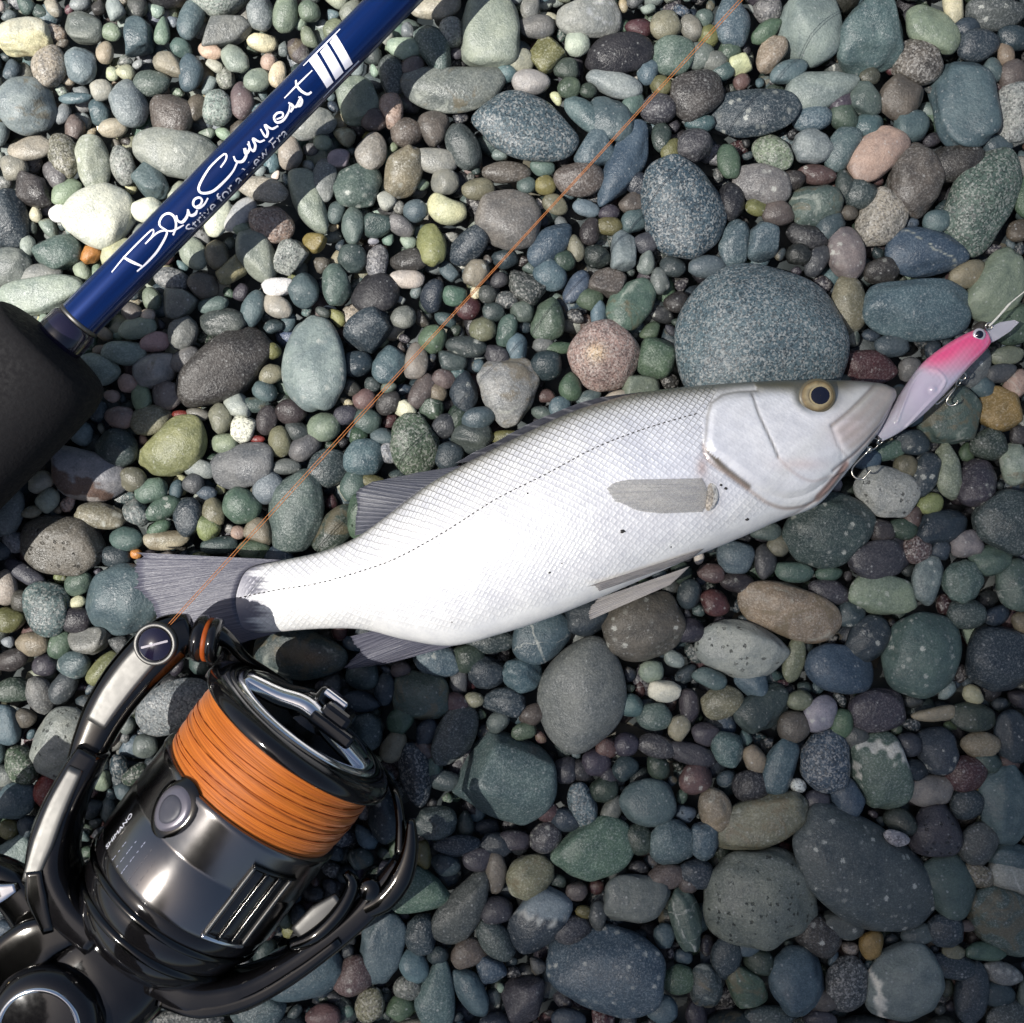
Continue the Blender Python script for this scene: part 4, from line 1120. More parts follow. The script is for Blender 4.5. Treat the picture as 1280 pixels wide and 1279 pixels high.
    sp = fin('spiny_dorsal_fin', [(590,577),(640,551),(700,523),(760,502),(812,491)], [(570,579),(622,550),(684,520),(742,499),(802,490)], 10, 0.0195, 0.021, fm_dors, seed=6, rag=0.05)
    fin('pectoral_fin', [(866,600),(872,612),(874,625),(868,640)], [(776,602),(758,606),(751,613),(756,621),(771,631),(792,639),(818,642)], 15, 0, 0, fm_pale, lift=0.0004, skin=True, seed=7, rag=0.02, nu=22, corr=0.5)
    fin('pelvic_fin', [(874,685),(868,691),(861,698)], [(728,731),(738,730),(747,736)], 8, 0, 0, fm_pelv, lift=0.0006, skin=True, seed=8, rag=0.008, nu=24, corr=0.4)
    fin('pelvic_fin', [(862,708),(850,720),(838,731)], [(746,749),(737,762),(735,776)], 10, 0.0185, 0.0135, fm_pelv, seed=9, rag=0.01, nu=20, corr=0.4)
    # fleshy base of the breast fin
    v, f = ico(4); v = v.copy()
    w = on_skin([(876, 620)], 0.0)[0]
    kk = K * 0.93
    vv = v * np.array([7.5 * kk, 19 * kk, 3.0 * kk]); vv[:, 0] += 5 * kk * (1 - (v[:, 1]) ** 2) - 2 * kk
    cc = np.repeat(np.array([[0.40, 0.35, 0.29]]), len(v), 0) * (1 + 0.5 * np.sin(v[:, 1] * 9)[:, None] * 0.3)
    cc = np.where((v[:, 0] > 0.15)[:, None], np.array([[0.56, 0.54, 0.50]]), cc)
    link('pectoral_fin_base', np_mesh('pectoral_fin_base', vv + w - L0, f, cols=cc, mats=[STONE['g']]), root)
    # eye
    ew = on_skin([EYE], 0)[0]; er = 22.0 * kk
    ez = top_z([(EYE[0], EYE[1] + 27)])[0]
    def dome(name, r0, r1, h0, mat, parent, cx=0.0, cy=0.0, flat=1.0):
        prof = [(r0 + (r1 - r0) * i / 10) for i in range(11)]
        n = 64; a = np.linspace(0, 2 * PI, n, endpoint=False)
        V = []
        for rr in prof:
            q = rr / 22.0
            V.append(np.stack([cx * kk + rr * kk * np.cos(a), cy * kk + rr * kk * 0.94 * np.sin(a), np.full(n, h0 + 3.6 * kk * math.sqrt(max(0, 1.05 - q * q)))], -1))
        V = np.array(V).reshape(-1, 3)
        rr_ = np.repeat(np.array(prof), n)
        cc_ = np.stack([np.interp(rr_, [11, 13, 15, 18, 20.5], q) for q in ([0.14, 0.40, 0.33, 0.24, 0.07], [0.105, 0.33, 0.26, 0.17, 0.055], [0.05, 0.20, 0.13, 0.075, 0.03])], -1)
        return link(name, np_mesh(name, cols=cc_, v=V + np.array([ew[0], ew[1], ez]) - L0, f=grid_faces(11, n, True), mats=[mat]), parent)
    iris = iris_mat()
    eye = dome('eye', 20.5, 0.3, -5.6 * kk, iris, root)
    dome('eye_rim', 22.4, 19.4, -5.2 * kk, M['dark_skin2'], eye)
    dome('pupil', 11.4, 0.3, -5.1 * kk, M['pupil'], eye, 3.0, 0.3)
    dome('iris_ring', 13.2, 11.0, -5.2 * kk, M['iris_gold'], eye, 3.0, 0.3)
    # lateral line: a row of short dark pores
    LL = catmull([(300,747),(345,737),(400,728),(450,714),(500,696),(560,663),(620,625),(680,595),(740,563),(800,540),(858,523),(868,521)], 10)
    LLr = resample(LL, 190)
    parts = []
    for i in range(0, 188, 2):
        w2 = on_skin(LLr[i:i + 2] * np.array([[1, 1]]), 0.00003)
        parts.append(tube_arrays(np.vstack([w2[0], (w2[0] + w2[1]) / 2, w2[1]]) - L0, [0.00012, 0.00018, 0.00012], 6))
    V, F = join_arrays(parts)
    link('lateral_line', poly_mesh('lateral_line', V, F, [M['dark_skin']]), root)
    # dark grit stuck to the flank
    for (x_, y_, r_) in [(772,663,3.0),(685,713,1.7),(832,682,1.5),(889,608,1.8),(895,612,2.4),(924,649,2.4),(659,618,1.6),(567,774,1.2),(874,629,1.6),(892,689,1.5),(700,702,1.0)]:
        w3 = on_skin([(x_, y_)], 0.0)[0]
        v_, f_ = ico(2)
        rr_ = np.random.default_rng(int(x_))
        vv_ = v_ * np.array([1.0, 0.8, 0.45]) * r_ * kk * (1 + 0.2 * rr_.normal(size=(len(v_), 1)))
        link('grit_speck', np_mesh('grit_speck', vv_ + w3 - L0, f_, mats=[M['dark_skin']]), root)
    tag(root, 'silvery white sea bass lying on its side with a lure at its mouth', 'fish')
    return root

def fish_mat():
    m, nt, b = nodes_of('fish_skin')
    L = nt.links.new
    at = N(nt, 'ShaderNodeAttribute', attribute_name='Col')
    mk = N(nt, 'ShaderNodeAttribute', attribute_name='Msk')
    sp = N(nt, 'ShaderNodeSeparateColor'); L(mk.outputs['Color'], sp.inputs[0])
    uv = N(nt, 'ShaderNodeUVMap', uv_map='UVMap')
    mp = N(nt, 'ShaderNodeMapping'); mp.inputs['Rotation'].default_value = (0, 0, PI / 4)
    mp.inputs['Scale'].default_value = (1.0, 1.0, 1.0)
    L(uv.outputs[0], mp.inputs[0])
    v = N(nt, 'ShaderNodeTexVoronoi', voronoi_dimensions='2D', feature='DISTANCE_TO_EDGE', i_Scale=1.4142, i_Randomness=0.16)
    L(mp.outputs[0], v.inputs['Vector'])
    v1 = N(nt, 'ShaderNodeTexVoronoi', voronoi_dimensions='2D', feature='F1', i_Scale=1.4142, i_Randomness=0.16)
    L(mp.outputs[0], v1.inputs['Vector'])
    s1 = N(nt, 'ShaderNodeSeparateColor'); L(v1.outputs['Color'], s1.inputs[0])
    line = ramp(nt, v.outputs['Distance'], 0.11, 0.02)
    fac = mathn(nt, 'MULTIPLY', mathn(nt, 'MULTIPLY', line, sp.outputs[0]), sp.outputs[1])
    var = mixc(nt, s1.outputs[0], (0.90, 0.90, 0.91), (1.08, 1.08, 1.07))
    base = mixc(nt, mathn(nt, 'MULTIPLY', sp.outputs[0], 0.8), at.outputs['Color'], mixc(nt, 1.0, at.outputs['Color'], var, 'MULTIPLY'))
    c = mixc(nt, mathn(nt, 'MULTIPLY', fac, 0.78), base, (0.10, 0.09, 0.065))
    tc = N(nt, 'ShaderNodeTexCoord')
    nz = N(nt, 'ShaderNodeTexNoise', i_Scale=900.0, i_Detail=4.0, i_Roughness=0.7); L(tc.outputs['Object'], nz.inputs['Vector'])
    nl = N(nt, 'ShaderNodeTexNoise', i_Scale=60.0, i_Detail=3.0); L(tc.outputs['Object'], nl.inputs['Vector'])
    c = mixc(nt, ramp(nt, nz.outputs[0], 0.35, 0.7, 0.0, 0.22), c, mixc(nt, 1.0, c, (0.70, 0.70, 0.72), 'MULTIPLY'))
    nc = N(nt, 'ShaderNodeTexNoise', i_Scale=140.0, i_Detail=5.0, i_Roughness=0.7); L(tc.outputs['Object'], nc.inputs['Vector'])
    c = mixc(nt, 1.0, c, mixc(nt, ramp(nt, nc.outputs[0], 0.3, 0.7), (0.90, 0.90, 0.92), (1.06, 1.05, 1.04)), 'MULTIPLY')
    L(c, b.inputs['Base Color'])
    b.inputs['Metallic'].default_value = 0.08
    L(ramp(nt, nl.outputs[0], 0.3, 0.7, 0.26, 0.42), b.inputs['Roughness'])
    b.inputs['Specular IOR Level'].default_value = 0.6
    b.inputs['Coat Weight'].default_value = 0.25
    b.inputs['Coat Roughness'].default_value = 0.2
    b.inputs['Subsurface Weight'].default_value = 0.0
    hgt = mathn(nt, 'MULTIPLY', ramp(nt, v.outputs['Distance'], 0.0, 0.35), sp.outputs[0])
    nh = N(nt, 'ShaderNodeTexNoise', i_Scale=260.0, i_Detail=5.0, i_Roughness=0.65); L(tc.outputs['Object'], nh.inputs['Vector'])
    hgt = mathn(nt, 'ADD', mathn(nt, 'ADD', hgt, mathn(nt, 'MULTIPLY', nz.outputs[0], 0.35)), mathn(nt, 'MULTIPLY', nh.outputs[0], 1.1))
    bp = N(nt, 'ShaderNodeBump', i_Strength=0.30, i_Distance=0.0003)
    L(hgt, bp.inputs['Height']); L(bp.outputs[0], b.inputs['Normal'])
    return m

def fin_mat(name, mem, ray, alpha):
    m, nt, b = nodes_of(name)
    L = nt.links.new
    uv = N(nt, 'ShaderNodeUVMap', uv_map='UVMap')
    sx = N(nt, 'ShaderNodeSeparateXYZ'); L(uv.outputs[0], sx.inputs[0])
    fr = mathn(nt, 'FRACT', sx.outputs[1])
    d = mathn(nt, 'ABSOLUTE', mathn(nt, 'SUBTRACT', fr, 0.5))
    mp = N(nt, 'ShaderNodeMapping'); mp.inputs['Scale'].default_value = (1.2, 0.9, 1.0); L(uv.outputs[0], mp.inputs[0])
    n = N(nt, 'ShaderNodeTexNoise', i_Scale=2.0, i_Detail=5.0, i_Roughness=0.7); L(mp.outputs[0], n.inputs['Vector'])
    f = mathn(nt, 'MULTIPLY', ramp(nt, d, 0.36, 0.46), ramp(nt, n.outputs[0], 0.3, 0.6))
    c = mixc(nt, f, mem, ray)
    c = mixc(nt, ramp(nt, n.outputs[0], 0.4, 0.7, 0.0, 0.85), c, mixc(nt, 1.0, c, (0.4, 0.42, 0.52), 'MULTIPLY'))
    L(c, b.inputs['Base Color'])
    b.inputs['Roughness'].default_value = 0.38
    b.inputs['Specular IOR Level'].default_value = 0.5
    tr = N(nt, 'ShaderNodeBsdfTransparent'); mx = N(nt, 'ShaderNodeMixShader')
    mx.inputs[0].default_value = alpha
    out = nt.nodes['Material Output']
    L(tr.outputs[0], mx.inputs[1]); L(b.outputs[0], mx.inputs[2]); L(mx.outputs[0], out.inputs[0])
    bp = N(nt, 'ShaderNodeBump', i_Strength=0.6, i_Distance=0.0003); L(n.outputs[0], bp.inputs['Height']); L(bp.outputs[0], b.inputs['Normal'])
    return m

def iris_mat():
    m, nt, b = nodes_of('iris')
    L = nt.links.new
    tc = N(nt, 'ShaderNodeTexCoord')
    n = N(nt, 'ShaderNodeTexNoise', i_Scale=500.0, i_Detail=3.0); L(tc.outputs['Object'], n.inputs['Vector'])
    at = N(nt, 'ShaderNodeAttribute', attribute_name='Col')
    L(mixc(nt, ramp(nt, n.outputs[0], 0.3, 0.7), mixc(nt, 1.0, at.outputs['Color'], (0.7, 0.7, 0.7), 'MULTIPLY'), mixc(nt, 1.0, at.outputs['Color'], (1.25, 1.25, 1.25), 'MULTIPLY')), b.inputs['Base Color'])
    b.inputs['Roughness'].default_value = 0.25; b.inputs['Coat Weight'].default_value = 1.0; b.inputs['Coat Roughness'].default_value = 0.03; b.inputs['Metallic'].default_value = 0.3
    return m
M['pupil'] = simple_mat('pupil', (0.004, 0.005, 0.014), 0.12, 0, 0.5, 0.6)
M['iris_gold'] = simple_mat('iris_gold', (0.46, 0.37, 0.20), 0.25, 0.4, 0.5, 0.5)
M['dark_skin2'] = simple_mat('eye_rim_skin', (0.10, 0.085, 0.05), 0.4)
M['dark_skin'] = simple_mat('dark_grit', (0.018, 0.016, 0.014), 0.6)
build_fish()

# ------------------------------------------------------------------ lure
def lure_mat():
    m, nt, b = nodes_of('lure_plastic')
    L = nt.links.new
    at = N(nt, 'ShaderNodeAttribute', attribute_name='Col')
    L(at.outputs['Color'], b.inputs['Base Color'])
    b.inputs['Roughness'].default_value = 0.14
    b.inputs['Coat Weight'].default_value = 0.6
    b.inputs['Subsurface Weight'].default_value = 0.25
    b.inputs['Subsurface Radius'].default_value = (0.002, 0.0015, 0.0018)
    b.inputs['Transmission Weight'].default_value = 0.18
    tc = N(nt, 'ShaderNodeTexCoord'); n = N(nt, 'ShaderNodeTexNoise', i_Scale=350.0, i_Detail=2.0); L(tc.outputs['Object'], n.inputs['Vector'])
    bp = N(nt, 'ShaderNodeBump', i_Strength=0.12, i_Distance=0.0006); L(n.outputs[0], bp.inputs['Height']); L(bp.outputs[0], b.inputs['Normal'])
    return m
def clear_mat():
    m, nt, b = nodes_of('clear_lip')
    L = nt.links.new
    tc = N(nt, 'ShaderNodeTexCoord'); n = N(nt, 'ShaderNodeTexNoise', i_Scale=300.0); L(tc.outputs['Object'], n.inputs['Vector'])
    L(mixc(nt, n.outputs[0], (0.62, 0.60, 0.68), (0.78, 0.77, 0.82)), b.inputs['Base Color'])
    b.inputs['Roughness'].default_value = 0.1
    b.inputs['Transmission Weight'].default_value = 0.55
    b.inputs['IOR'].default_value = 1.2
    return m

def build_lure():
    zc0 = 0.0185
    root = empty('fishing_lure', p2w(1165, 482, 0.012))
    L0 = np.array(root.location)
    LS = np.array([(1094,542, 1103,552, 3.5), (1111,514, 1124,541, 8), (1128,488, 1150,522, 12), (1147,461, 1173,500, 14.5), (1164,444, 1193,479, 15), (1190,426, 1212,458, 14), (1214,414, 1229,441, 11), (1227,412, 1237,431, 7), (1233,414, 1238,427, 3)], float)
    S = catmull(LS, 14); ns = len(S); nphi = 64
    phi = np.linspace(0, 2 * PI, nphi, endpoint=False)
    tt = (1 - np.cos(phi)) / 2
    P = S[:, None, 0:2] * (1 - tt)[None, :, None] + S[:, None, 2:4] * tt[None, :, None]
    z = zc0 + S[:, 4][:, None] * K * np.sign(np.sin(phi)) * np.abs(np.sin(phi)) ** 0.8
    # moulded relief on the flank: inner chamber edge and a round boss
    F = P.reshape(-1, 2)
    ch = catmull([(1118,528),(1128,500),(1140,475),(1158,463),(1175,476),(1170,490),(1150,512),(1130,535)], 6)
    top = (np.sin(phi) > 0)[None].repeat(ns, 0).ravel()
    dz = 2.4 * np.exp(-(poly_dist(F, ch) / 1.6) ** 2) + 2.2 * np.exp(-(np.hypot(F[:, 0] - 1161, F[:, 1] - 489) / 3.4) ** 2) - 0.8 * np.exp(-((np.hypot(F[:, 0] - 1161, F[:, 1] - 489) - 7) / 2.2) ** 2)
    w = p2w_np(F, zc0); w[:, 2] = z.ravel() + np.where(top, dz * K, 0)
    along = ((F[:, 0] - 1098) * 0.72 - (F[:, 1] - 547) * 0.69) / 190
    back = tt[None].repeat(ns, 0).ravel()
    lil = np.array([0.56, 0.50, 0.60]); pink = np.array([0.83, 0.10, 0.26]); tail = np.array([0.50, 0.48, 0.54])
    c = tail[None] * (1 - sstep(0.1, 0.4, along))[:, None] + lil[None] * sstep(0.1, 0.4, along)[:, None]
    pf = sstep(0.62, 0.92, along + 0.30 * (1 - back) * sstep(0.3, 0.6, along)) * (1 - 0.35 * np.exp(-((along - 0.72) / 0.14) ** 2 - ((back - 0.55) / 0.22) ** 2))
    c = c * (1 - pf)[:, None] + pink[None] * pf[:, None]
    c *= (1 + 0.10 * np.sin(F[:, 0] * 0.9) * np.sin(F[:, 1] * 0.7) * (along > 0.5))[:, None]
    bk = sstep(0.35, 0.0, back) * sstep(0.55, 0.2, along)
    c = c * (1 - 0.5 * bk)[:, None] + np.array([[0.16, 0.12, 0.12]]) * (0.5 * bk)[:, None]
    n0 = len(w)
    fq = grid_faces(ns, nphi, True)[:, ::-1]
    w = np.vstack([w, w[:nphi].mean(0)[None], w[n0 - nphi:n0].mean(0)[None]]); c = np.vstack([c, c[:1], c[-1:]])
    j = np.arange(nphi); j2 = (j + 1) % nphi
    me = np_mesh('lure_body', w - L0, fq, cols=c, mats=[lure_mat()])
    body = link('body', me, root)
    caps = np_mesh('end_cap', np.vstack([w[:nphi], w[n0][None]]) - L0, np.stack([j, j2, np.full(nphi, nphi)], -1), cols=np.repeat(c[:1], nphi + 1, 0), mats=[me.materials[0]])
    link('tail_end', caps, root)
    # diving lip
    q = np.array([(1231,416),(1236,430),(1248,424),(1263,414),(1274,403),(1268,400),(1250,403),(1238,409)], float)
    zt = np.array([17.5,17.5,17.0,16.4,16.0,16.2,16.8,17.4]) * 1e-3
    a = p2w_np(q, zt) - L0; b_ = a - np.array([0, 0, 0.0009]); n = len(q)
    me = bpy.data.meshes.new('lip'); me.from_pydata(np.vstack([a, b_]).tolist(), [], [list(range(n - 1, -1, -1)), list(range(n, 2 * n))] + [[i, (i + 1) % n, (i + 1) % n + n, i + n] for i in range(n)])
    me.materials.append(clear_mat()); link('lip', me, root)
    # eye
    def disc(name, r, h, mat, par, px=(1219.5, 420.0)):
        ctr = np.array(p2w(px[0], px[1], zc0)); ctr[2] = zc0 + 9.6 * K
        V, F_ = lathe_arrays([(0, r * K), (h * 0.6 * K, r * K * 0.98), (h * K, r * K * 0.7), (h * 1.1 * K, 0.01 * K)], 32, 'z')
        return link(name, np_mesh(name, V + ctr - L0, F_[:, ::-1], mats=[mat]), par)
    eye = disc('eye', 7.4, 1.6, M['eye_ring'], root)
    disc('pupil', 4.8, 2.6, M['pupil'], eye)
    # rings, hooks
    def ring(name, px, r, zz, tilt, par, rad=0.00022, mat='steel_wire'):
        a = np.linspace(0, 2 * PI, 28, endpoint=False); k = K * (D - zz) / D
        ctr = np.array(p2w(px[0], px[1], zz))
        Rm = np.array(Matrix.Rotation(tilt[1], 3, 'Z') @ Matrix.Rotation(tilt[0], 3, 'X'))
        pts = np.stack([np.cos(a) * r * k, np.sin(a) * r * k, 0 * a], -1) @ Rm.T + ctr
        V, F_ = tube_arrays(pts - L0, rad, 8, True)
        return link(name, np_mesh(name, V, F_, mats=[M[mat]]), par)
    ring('tail_eye', (1100,552), 4.5, zc0, (0.9, 0.6), root)
    rr = ring('split_ring', (1091,555), 7.5, zc0 - 0.0004, (0.5, 0.5), root)
    def wire(name, pts, par, rad=0.00026, n=8):
        q = np.array([tuple(p2w(x, y, zz)) for x, y, zz in pts])
        V, F_ = tube_arrays(catmull(q, 8) - L0, np.r_[np.full((len(pts) - 1) * 8 - 6, rad), np.linspace(rad, rad * 0.15, 7)], n)
        return link(name, poly_mesh(name, V, F_, [M['steel_wire']]), par)
    hk = wire('hook', [(1089,560,.0178),(1082,567,.0172),(1073,576,.0165),(1065.5,585,.016),(1065.5,593,.016),(1071,598,.0162),(1079,598,.0165),(1085,592,.0172),(1089,587.5,.0178)], root)
    wire('hook_prong', [(1086,563,.0172),(1078,570,.0160),(1068,578,.0140),(1060,583,.0125),(1054,584,.0125),(1051,578,.0135)], hk)
    ring('hook_eye', (1087,562), 3.6, zc0 - 0.001, (0.7, 0.9), hk)
    ring('belly_eye', (1203,471), 4.6, zc0 - 0.001, (0.5, 0.3), root)
    ring('split_ring', (1198,478), 5.2, zc0 - 0.0022, (0.9, 0.9), root)
    h2 = wire('hook', [(1195,482,.0155),(1192,488,.0145),(1186,496,.0135),(1183,503,.0130),(1188,507,.0130),(1195,505,.0135),(1198,500,.0142)], root)
    wire('hook_prong', [(1194,484,.0150),(1185,493,.0135),(1177,501,.0122),(1171,505,.0118),(1168,501,.0122)], h2)
    ring('nose_eye', (1236,408), 4.4, zc0 - 0.0003, (0.4, 0.2), root)
    tag(root, 'small pink and clear lilac minnow lure hooked at the mouth of the fish', 'lure')
    # leader
    q = np.array([tuple(p2w(x, y, zz)) for x, y, zz in [(1236,408,.0186),(1245,399,.0188),(1255,388,.0192),(1262,380,.0196),(1275,369,.0205),(1300,350,.022),(1340,322,.022)]])
    V, F_ = tube_arrays(catmull(q, 6), [0.00030] * 19 + [0.00016] * (len(catmull(q, 6)) - 19), 8)
    o = link('leader_line', poly_mesh('leader_line', V, F_, [M['leader']]))
    tag(o, 'pale clear leader line tied to the nose of the pink lure', 'fishing line')
M['eye_ring'] = simple_mat('eye_ring', (0.55, 0.52, 0.55), 0.3, 0.4)
M['leader'] = simple_mat('leader_nylon', (0.62, 0.60, 0.54), 0.25, 0.0, 0.5, 0.3)
build_lure()

# ------------------------------------------------------------------ rod
ZR = 0.024
def text_arrays(body, size=1.0):
    cu = bpy.data.curves.new('print_text', 'FONT'); cu.body = body; cu.size = size; cu.resolution_u = 3
    o = bpy.data.objects.new('print_text', cu); col.objects.link(o)
    dg = bpy.context.evaluated_depsgraph_get()
    me = bpy.data.meshes.new_from_object(o.evaluated_get(dg))
    bm = bmesh.new(); bm.from_mesh(me)
    bmesh.ops.triangulate(bm, faces=bm.faces[:])
    bm.verts.ensure_lookup_table()
    V = np.array([tuple(v.co) for v in bm.verts]); F = np.array([[v.index for v in f.verts] for f in bm.faces])
    bm.free(); bpy.data.objects.remove(o); bpy.data.curves.remove(cu); bpy.data.meshes.remove(me)
    return V, F

def build_rod():
    A = p2w(97.5, 402, ZR)                     # silver ring
    B = p2w(490, 2, ZR)
    d = (B - A); d.normalize()
    side = Vector((d.y, -d.x, 0))              # towards lower right
    root = empty('fishing_rod', A - d * 0.05)
    # local frame: Y along the rod, X to the lower right, Z up
    Rm = Matrix((side, d, Vector((0, 0, 1)))).transposed()
    root.rotation_euler = Rm.to_euler()
    off = 0.05                                   # local y of the ring
    kz = K * (D - ZR) / D
    R = 26.2 * kz
    def part(name, prof, mat, n=72):
        V, F = lathe_arrays(prof, n)
        return link(name, np_mesh(name, V, F[:, ::-1], mats=[mat]), root)
    part('blank', [(off + 0.0005, R * 1.0), (off + 0.05, R * 0.995), (off + 0.14, R * 0.96), (off + 0.32, R * 0.88), (off + 0.3201, 0.0001)], M['blank'])
    part('ring', [(off - 0.0002, R * 1.01), (off, R * 1.06), (off + 0.0007, R * 1.06), (off + 0.0009, R * 1.0)], M['satin_silver'])
    part('winding_trim', [(off - 0.0105, R * 1.05), (off - 0.010, R * 1.17), (off - 0.005, R * 1.19), (off - 0.0012, R * 1.15), (off - 0.0003, R * 1.02)], M['navy_trim'])
    G = 90 * kz
    part('foam_grip', [(off + s * kz, r_ * kz) for s, r_ in [(-30, 26), (-36.5, 33), (-39, 50), (-42.5, 74), (-45, 79), (-50, 83), (-58, 86), (-72, 89.5), (-110, 91), (-300, 90), (-450, 88), (-455, 80), (-455.5, 2)]], M['foam'], 96)
    part('reel_seat', [(off - 0.0755, G * 0.80), (off - 0.12, G * 0.72), (off - 0.18, G * 0.74), (off - 0.1805, 0.0002)], M['gloss_black'])
    part('rear_grip', [(off - 0.1802, G * 0.86), (off - 0.26, G * 0.80), (off - 0.36, G * 0.85), (off - 0.3602, 0.0002)], M['foam'])
    inv = root.matrix_basis.inverted()
    Mi = Matrix.Translation(root.location) @ root.rotation_euler.to_matrix().to_4x4()
    Mi = Mi.inverted()
    ztop = ZR + R * 0.9
    def onrod(pts, lift):
        """strip px -> rod-local points wrapped on the blank"""
        w = p2w_np(np.asarray(pts, float), ztop)
        l = np.array([tuple(Mi @ Vector(q)) for q in w])
        x = np.clip(l[:, 0], -0.97 * R, 0.97 * R)
        RR = R * np.interp(l[:, 1] - off, [0.0005, 0.05, 0.14, 0.32], [1.0, 0.995, 0.96, 0.88]) + lift
        return np.stack([x, l[:, 1], np.sqrt(np.maximum(RR * RR - x * x, 1e-10))], -1)
    k = 180 / 1279
    z7 = lambda pts: [(130 + x * k, 180 + y * k) for x, y in pts]
    z6 = lambda pts: [(300 + x * k, 20 + y * k) for x, y in pts]
    strokes = [
        (z7([(75,1145),(180,1015),(310,880),(415,780),(445,768),(438,815),(372,893)]), 3.1),
        (z7([(372,893),(475,797),(548,772),(553,810),(470,940),(370,1050),(285,1128)]), 3.4),
        (z7([(175,1008),(250,1050),(330,1082)]), 5.2),
        (z7([(548,772),(600,772),(655,742),(700,712)]), 3.0),
        (z7([(560,770),(505,735),(500,690),(530,640),(580,622),(625,648),(640,700),(632,750),(605,805)]), 4.3),
        (z7([(648,640),(655,680),(690,692),(735,640),(748,583)]), 4.6),
        (z7([(748,583),(760,630),(800,615),(822,580)]), 4.4),
        (z7([(800,562),(850,535),(868,495),(845,478),(805,500),(795,545),(830,565),(880,530),(918,475)]), 3.8),
        (z7([(1040,215),(1085,150),(1092,105),(1060,102),(950,205),(875,325),(845,405),(875,440),(960,418),(1060,330),(1140,240),(1182,165)]), 4.3),
        (z7([(1155,115),(1175,155),(1225,150),(1262,95),(1258,40)]), 4.4),
        (z6([(38,1180),(50,1225),(85,1180),(80,1120)]), 4.2),
        (z6([(70,1140),(110,1195),(135,1150),(118,1095),(170,1115),(215,1095)]), 4.2),
        (z6([(185,1010),(225,1070),(245,1030),(225,975),(280,1000),(335,970)]), 4.2),
        (z6([(325,920),(375,895),(378,862),(335,868),(305,905),(325,945),(380,920),(430,850),(445,790)]), 3.9),
        (z6([(432,775),(470,800),(445,850)]), 4.2),
        (z6([(455,800),(495,800),(530,740),(540,715)]), 4.0), (z6([(520,720),(548,740),(530,785),(490,800)]), 4.0),
        (z6([(498,575),(508,625),(545,670),(595,690),(632,668)]), 4.8),
        (z6([(398,738),(500,632),(645,490)]), 2.9),
        (z6([(560,438),(720,280),(888,112)]), 3.2), (z6([(720,682),(880,520),(1042,350)]), 3.2)]
    parts = []
    for pts, wd in strokes:
        c = resample(catmull(pts, 8), max(10, 7 * len(pts)))
        T = np.gradient(c, axis=0); T /= np.linalg.norm(T, axis=1)[:, None]
        nrm = np.stack([-T[:, 1], T[:, 0]], -1)
        t = np.linspace(0, 1, len(c)); wv = 0.68 * wd * (0.35 + 0.65 * np.sin(PI * np.clip(t * 1.02, 0.06, 0.94)) ** 0.5) / 2
        V = np.concatenate([onrod(c - nrm * wv[:, None], 0.00006), onrod(c, 0.00006), onrod(c + nrm * wv[:, None], 0.00006)])
        n = len(c)
        i = np.arange(n - 1)
        F = np.vstack([np.stack([i, i + 1, i + 1 + n, i + n], -1), np.stack([i + n, i + 1 + n, i + 1 + 2 * n, i + 2 * n], -1)])
        parts.append((V, F))
    # the three broad bars of the numeral
    for (a, b, c2, d2) in [((612,402),(682,336),(816,556),(758,612)), ((712,322),(770,246),(906,466),(836,536)), ((796,234),(850,165),(988,388),(924,446))]:
        q = np.array(z6([a, b, c2, d2]))
        u = np.linspace(0, 1, 4); v = np.linspace(0, 1, 14)
        g = ((q[0] * (1 - u[:, None]) + q[1] * u[:, None])[:, None] * (1 - v)[None, :, None] + (q[3] * (1 - u[:, None]) + q[2] * u[:, None])[:, None] * v[None, :, None])
        parts.append((onrod(g.reshape(-1, 2), 0.00005), grid_faces(4, 14)))
    V, F = join_arrays(parts)
    link('script_lettering', np_mesh('script_lettering', V, F, mats=[M['white_print']]), root)
    tv, tf = text_arrays('Strive for a New Era', 1.0)
    tv = tv[:, :2]; x0, x1 = tv[:, 0].min(), tv[:, 0].max()
    s0, s1 = np.array((234.3, 288.5)), np.array((357.8, 162.0))
    e = (s1 - s0); ln = np.linalg.norm(e); e /= ln; nn = np.array([e[1], -e[0]])
    hgt = 8.2 / 0.72
    px = s0 + e * ((tv[:, 0] - x0) / (x1 - x0) * ln)[:, None] + nn * (tv[:, 1] * hgt)[:, None]
    link('small_lettering', np_mesh('small_lettering', onrod(px, 0.00005), tf, mats=[M['white_print']], smooth=False), root)
    tag(root, 'blue lacquered fishing rod with white script lettering and a black foam grip', 'fishing rod')
build_rod()

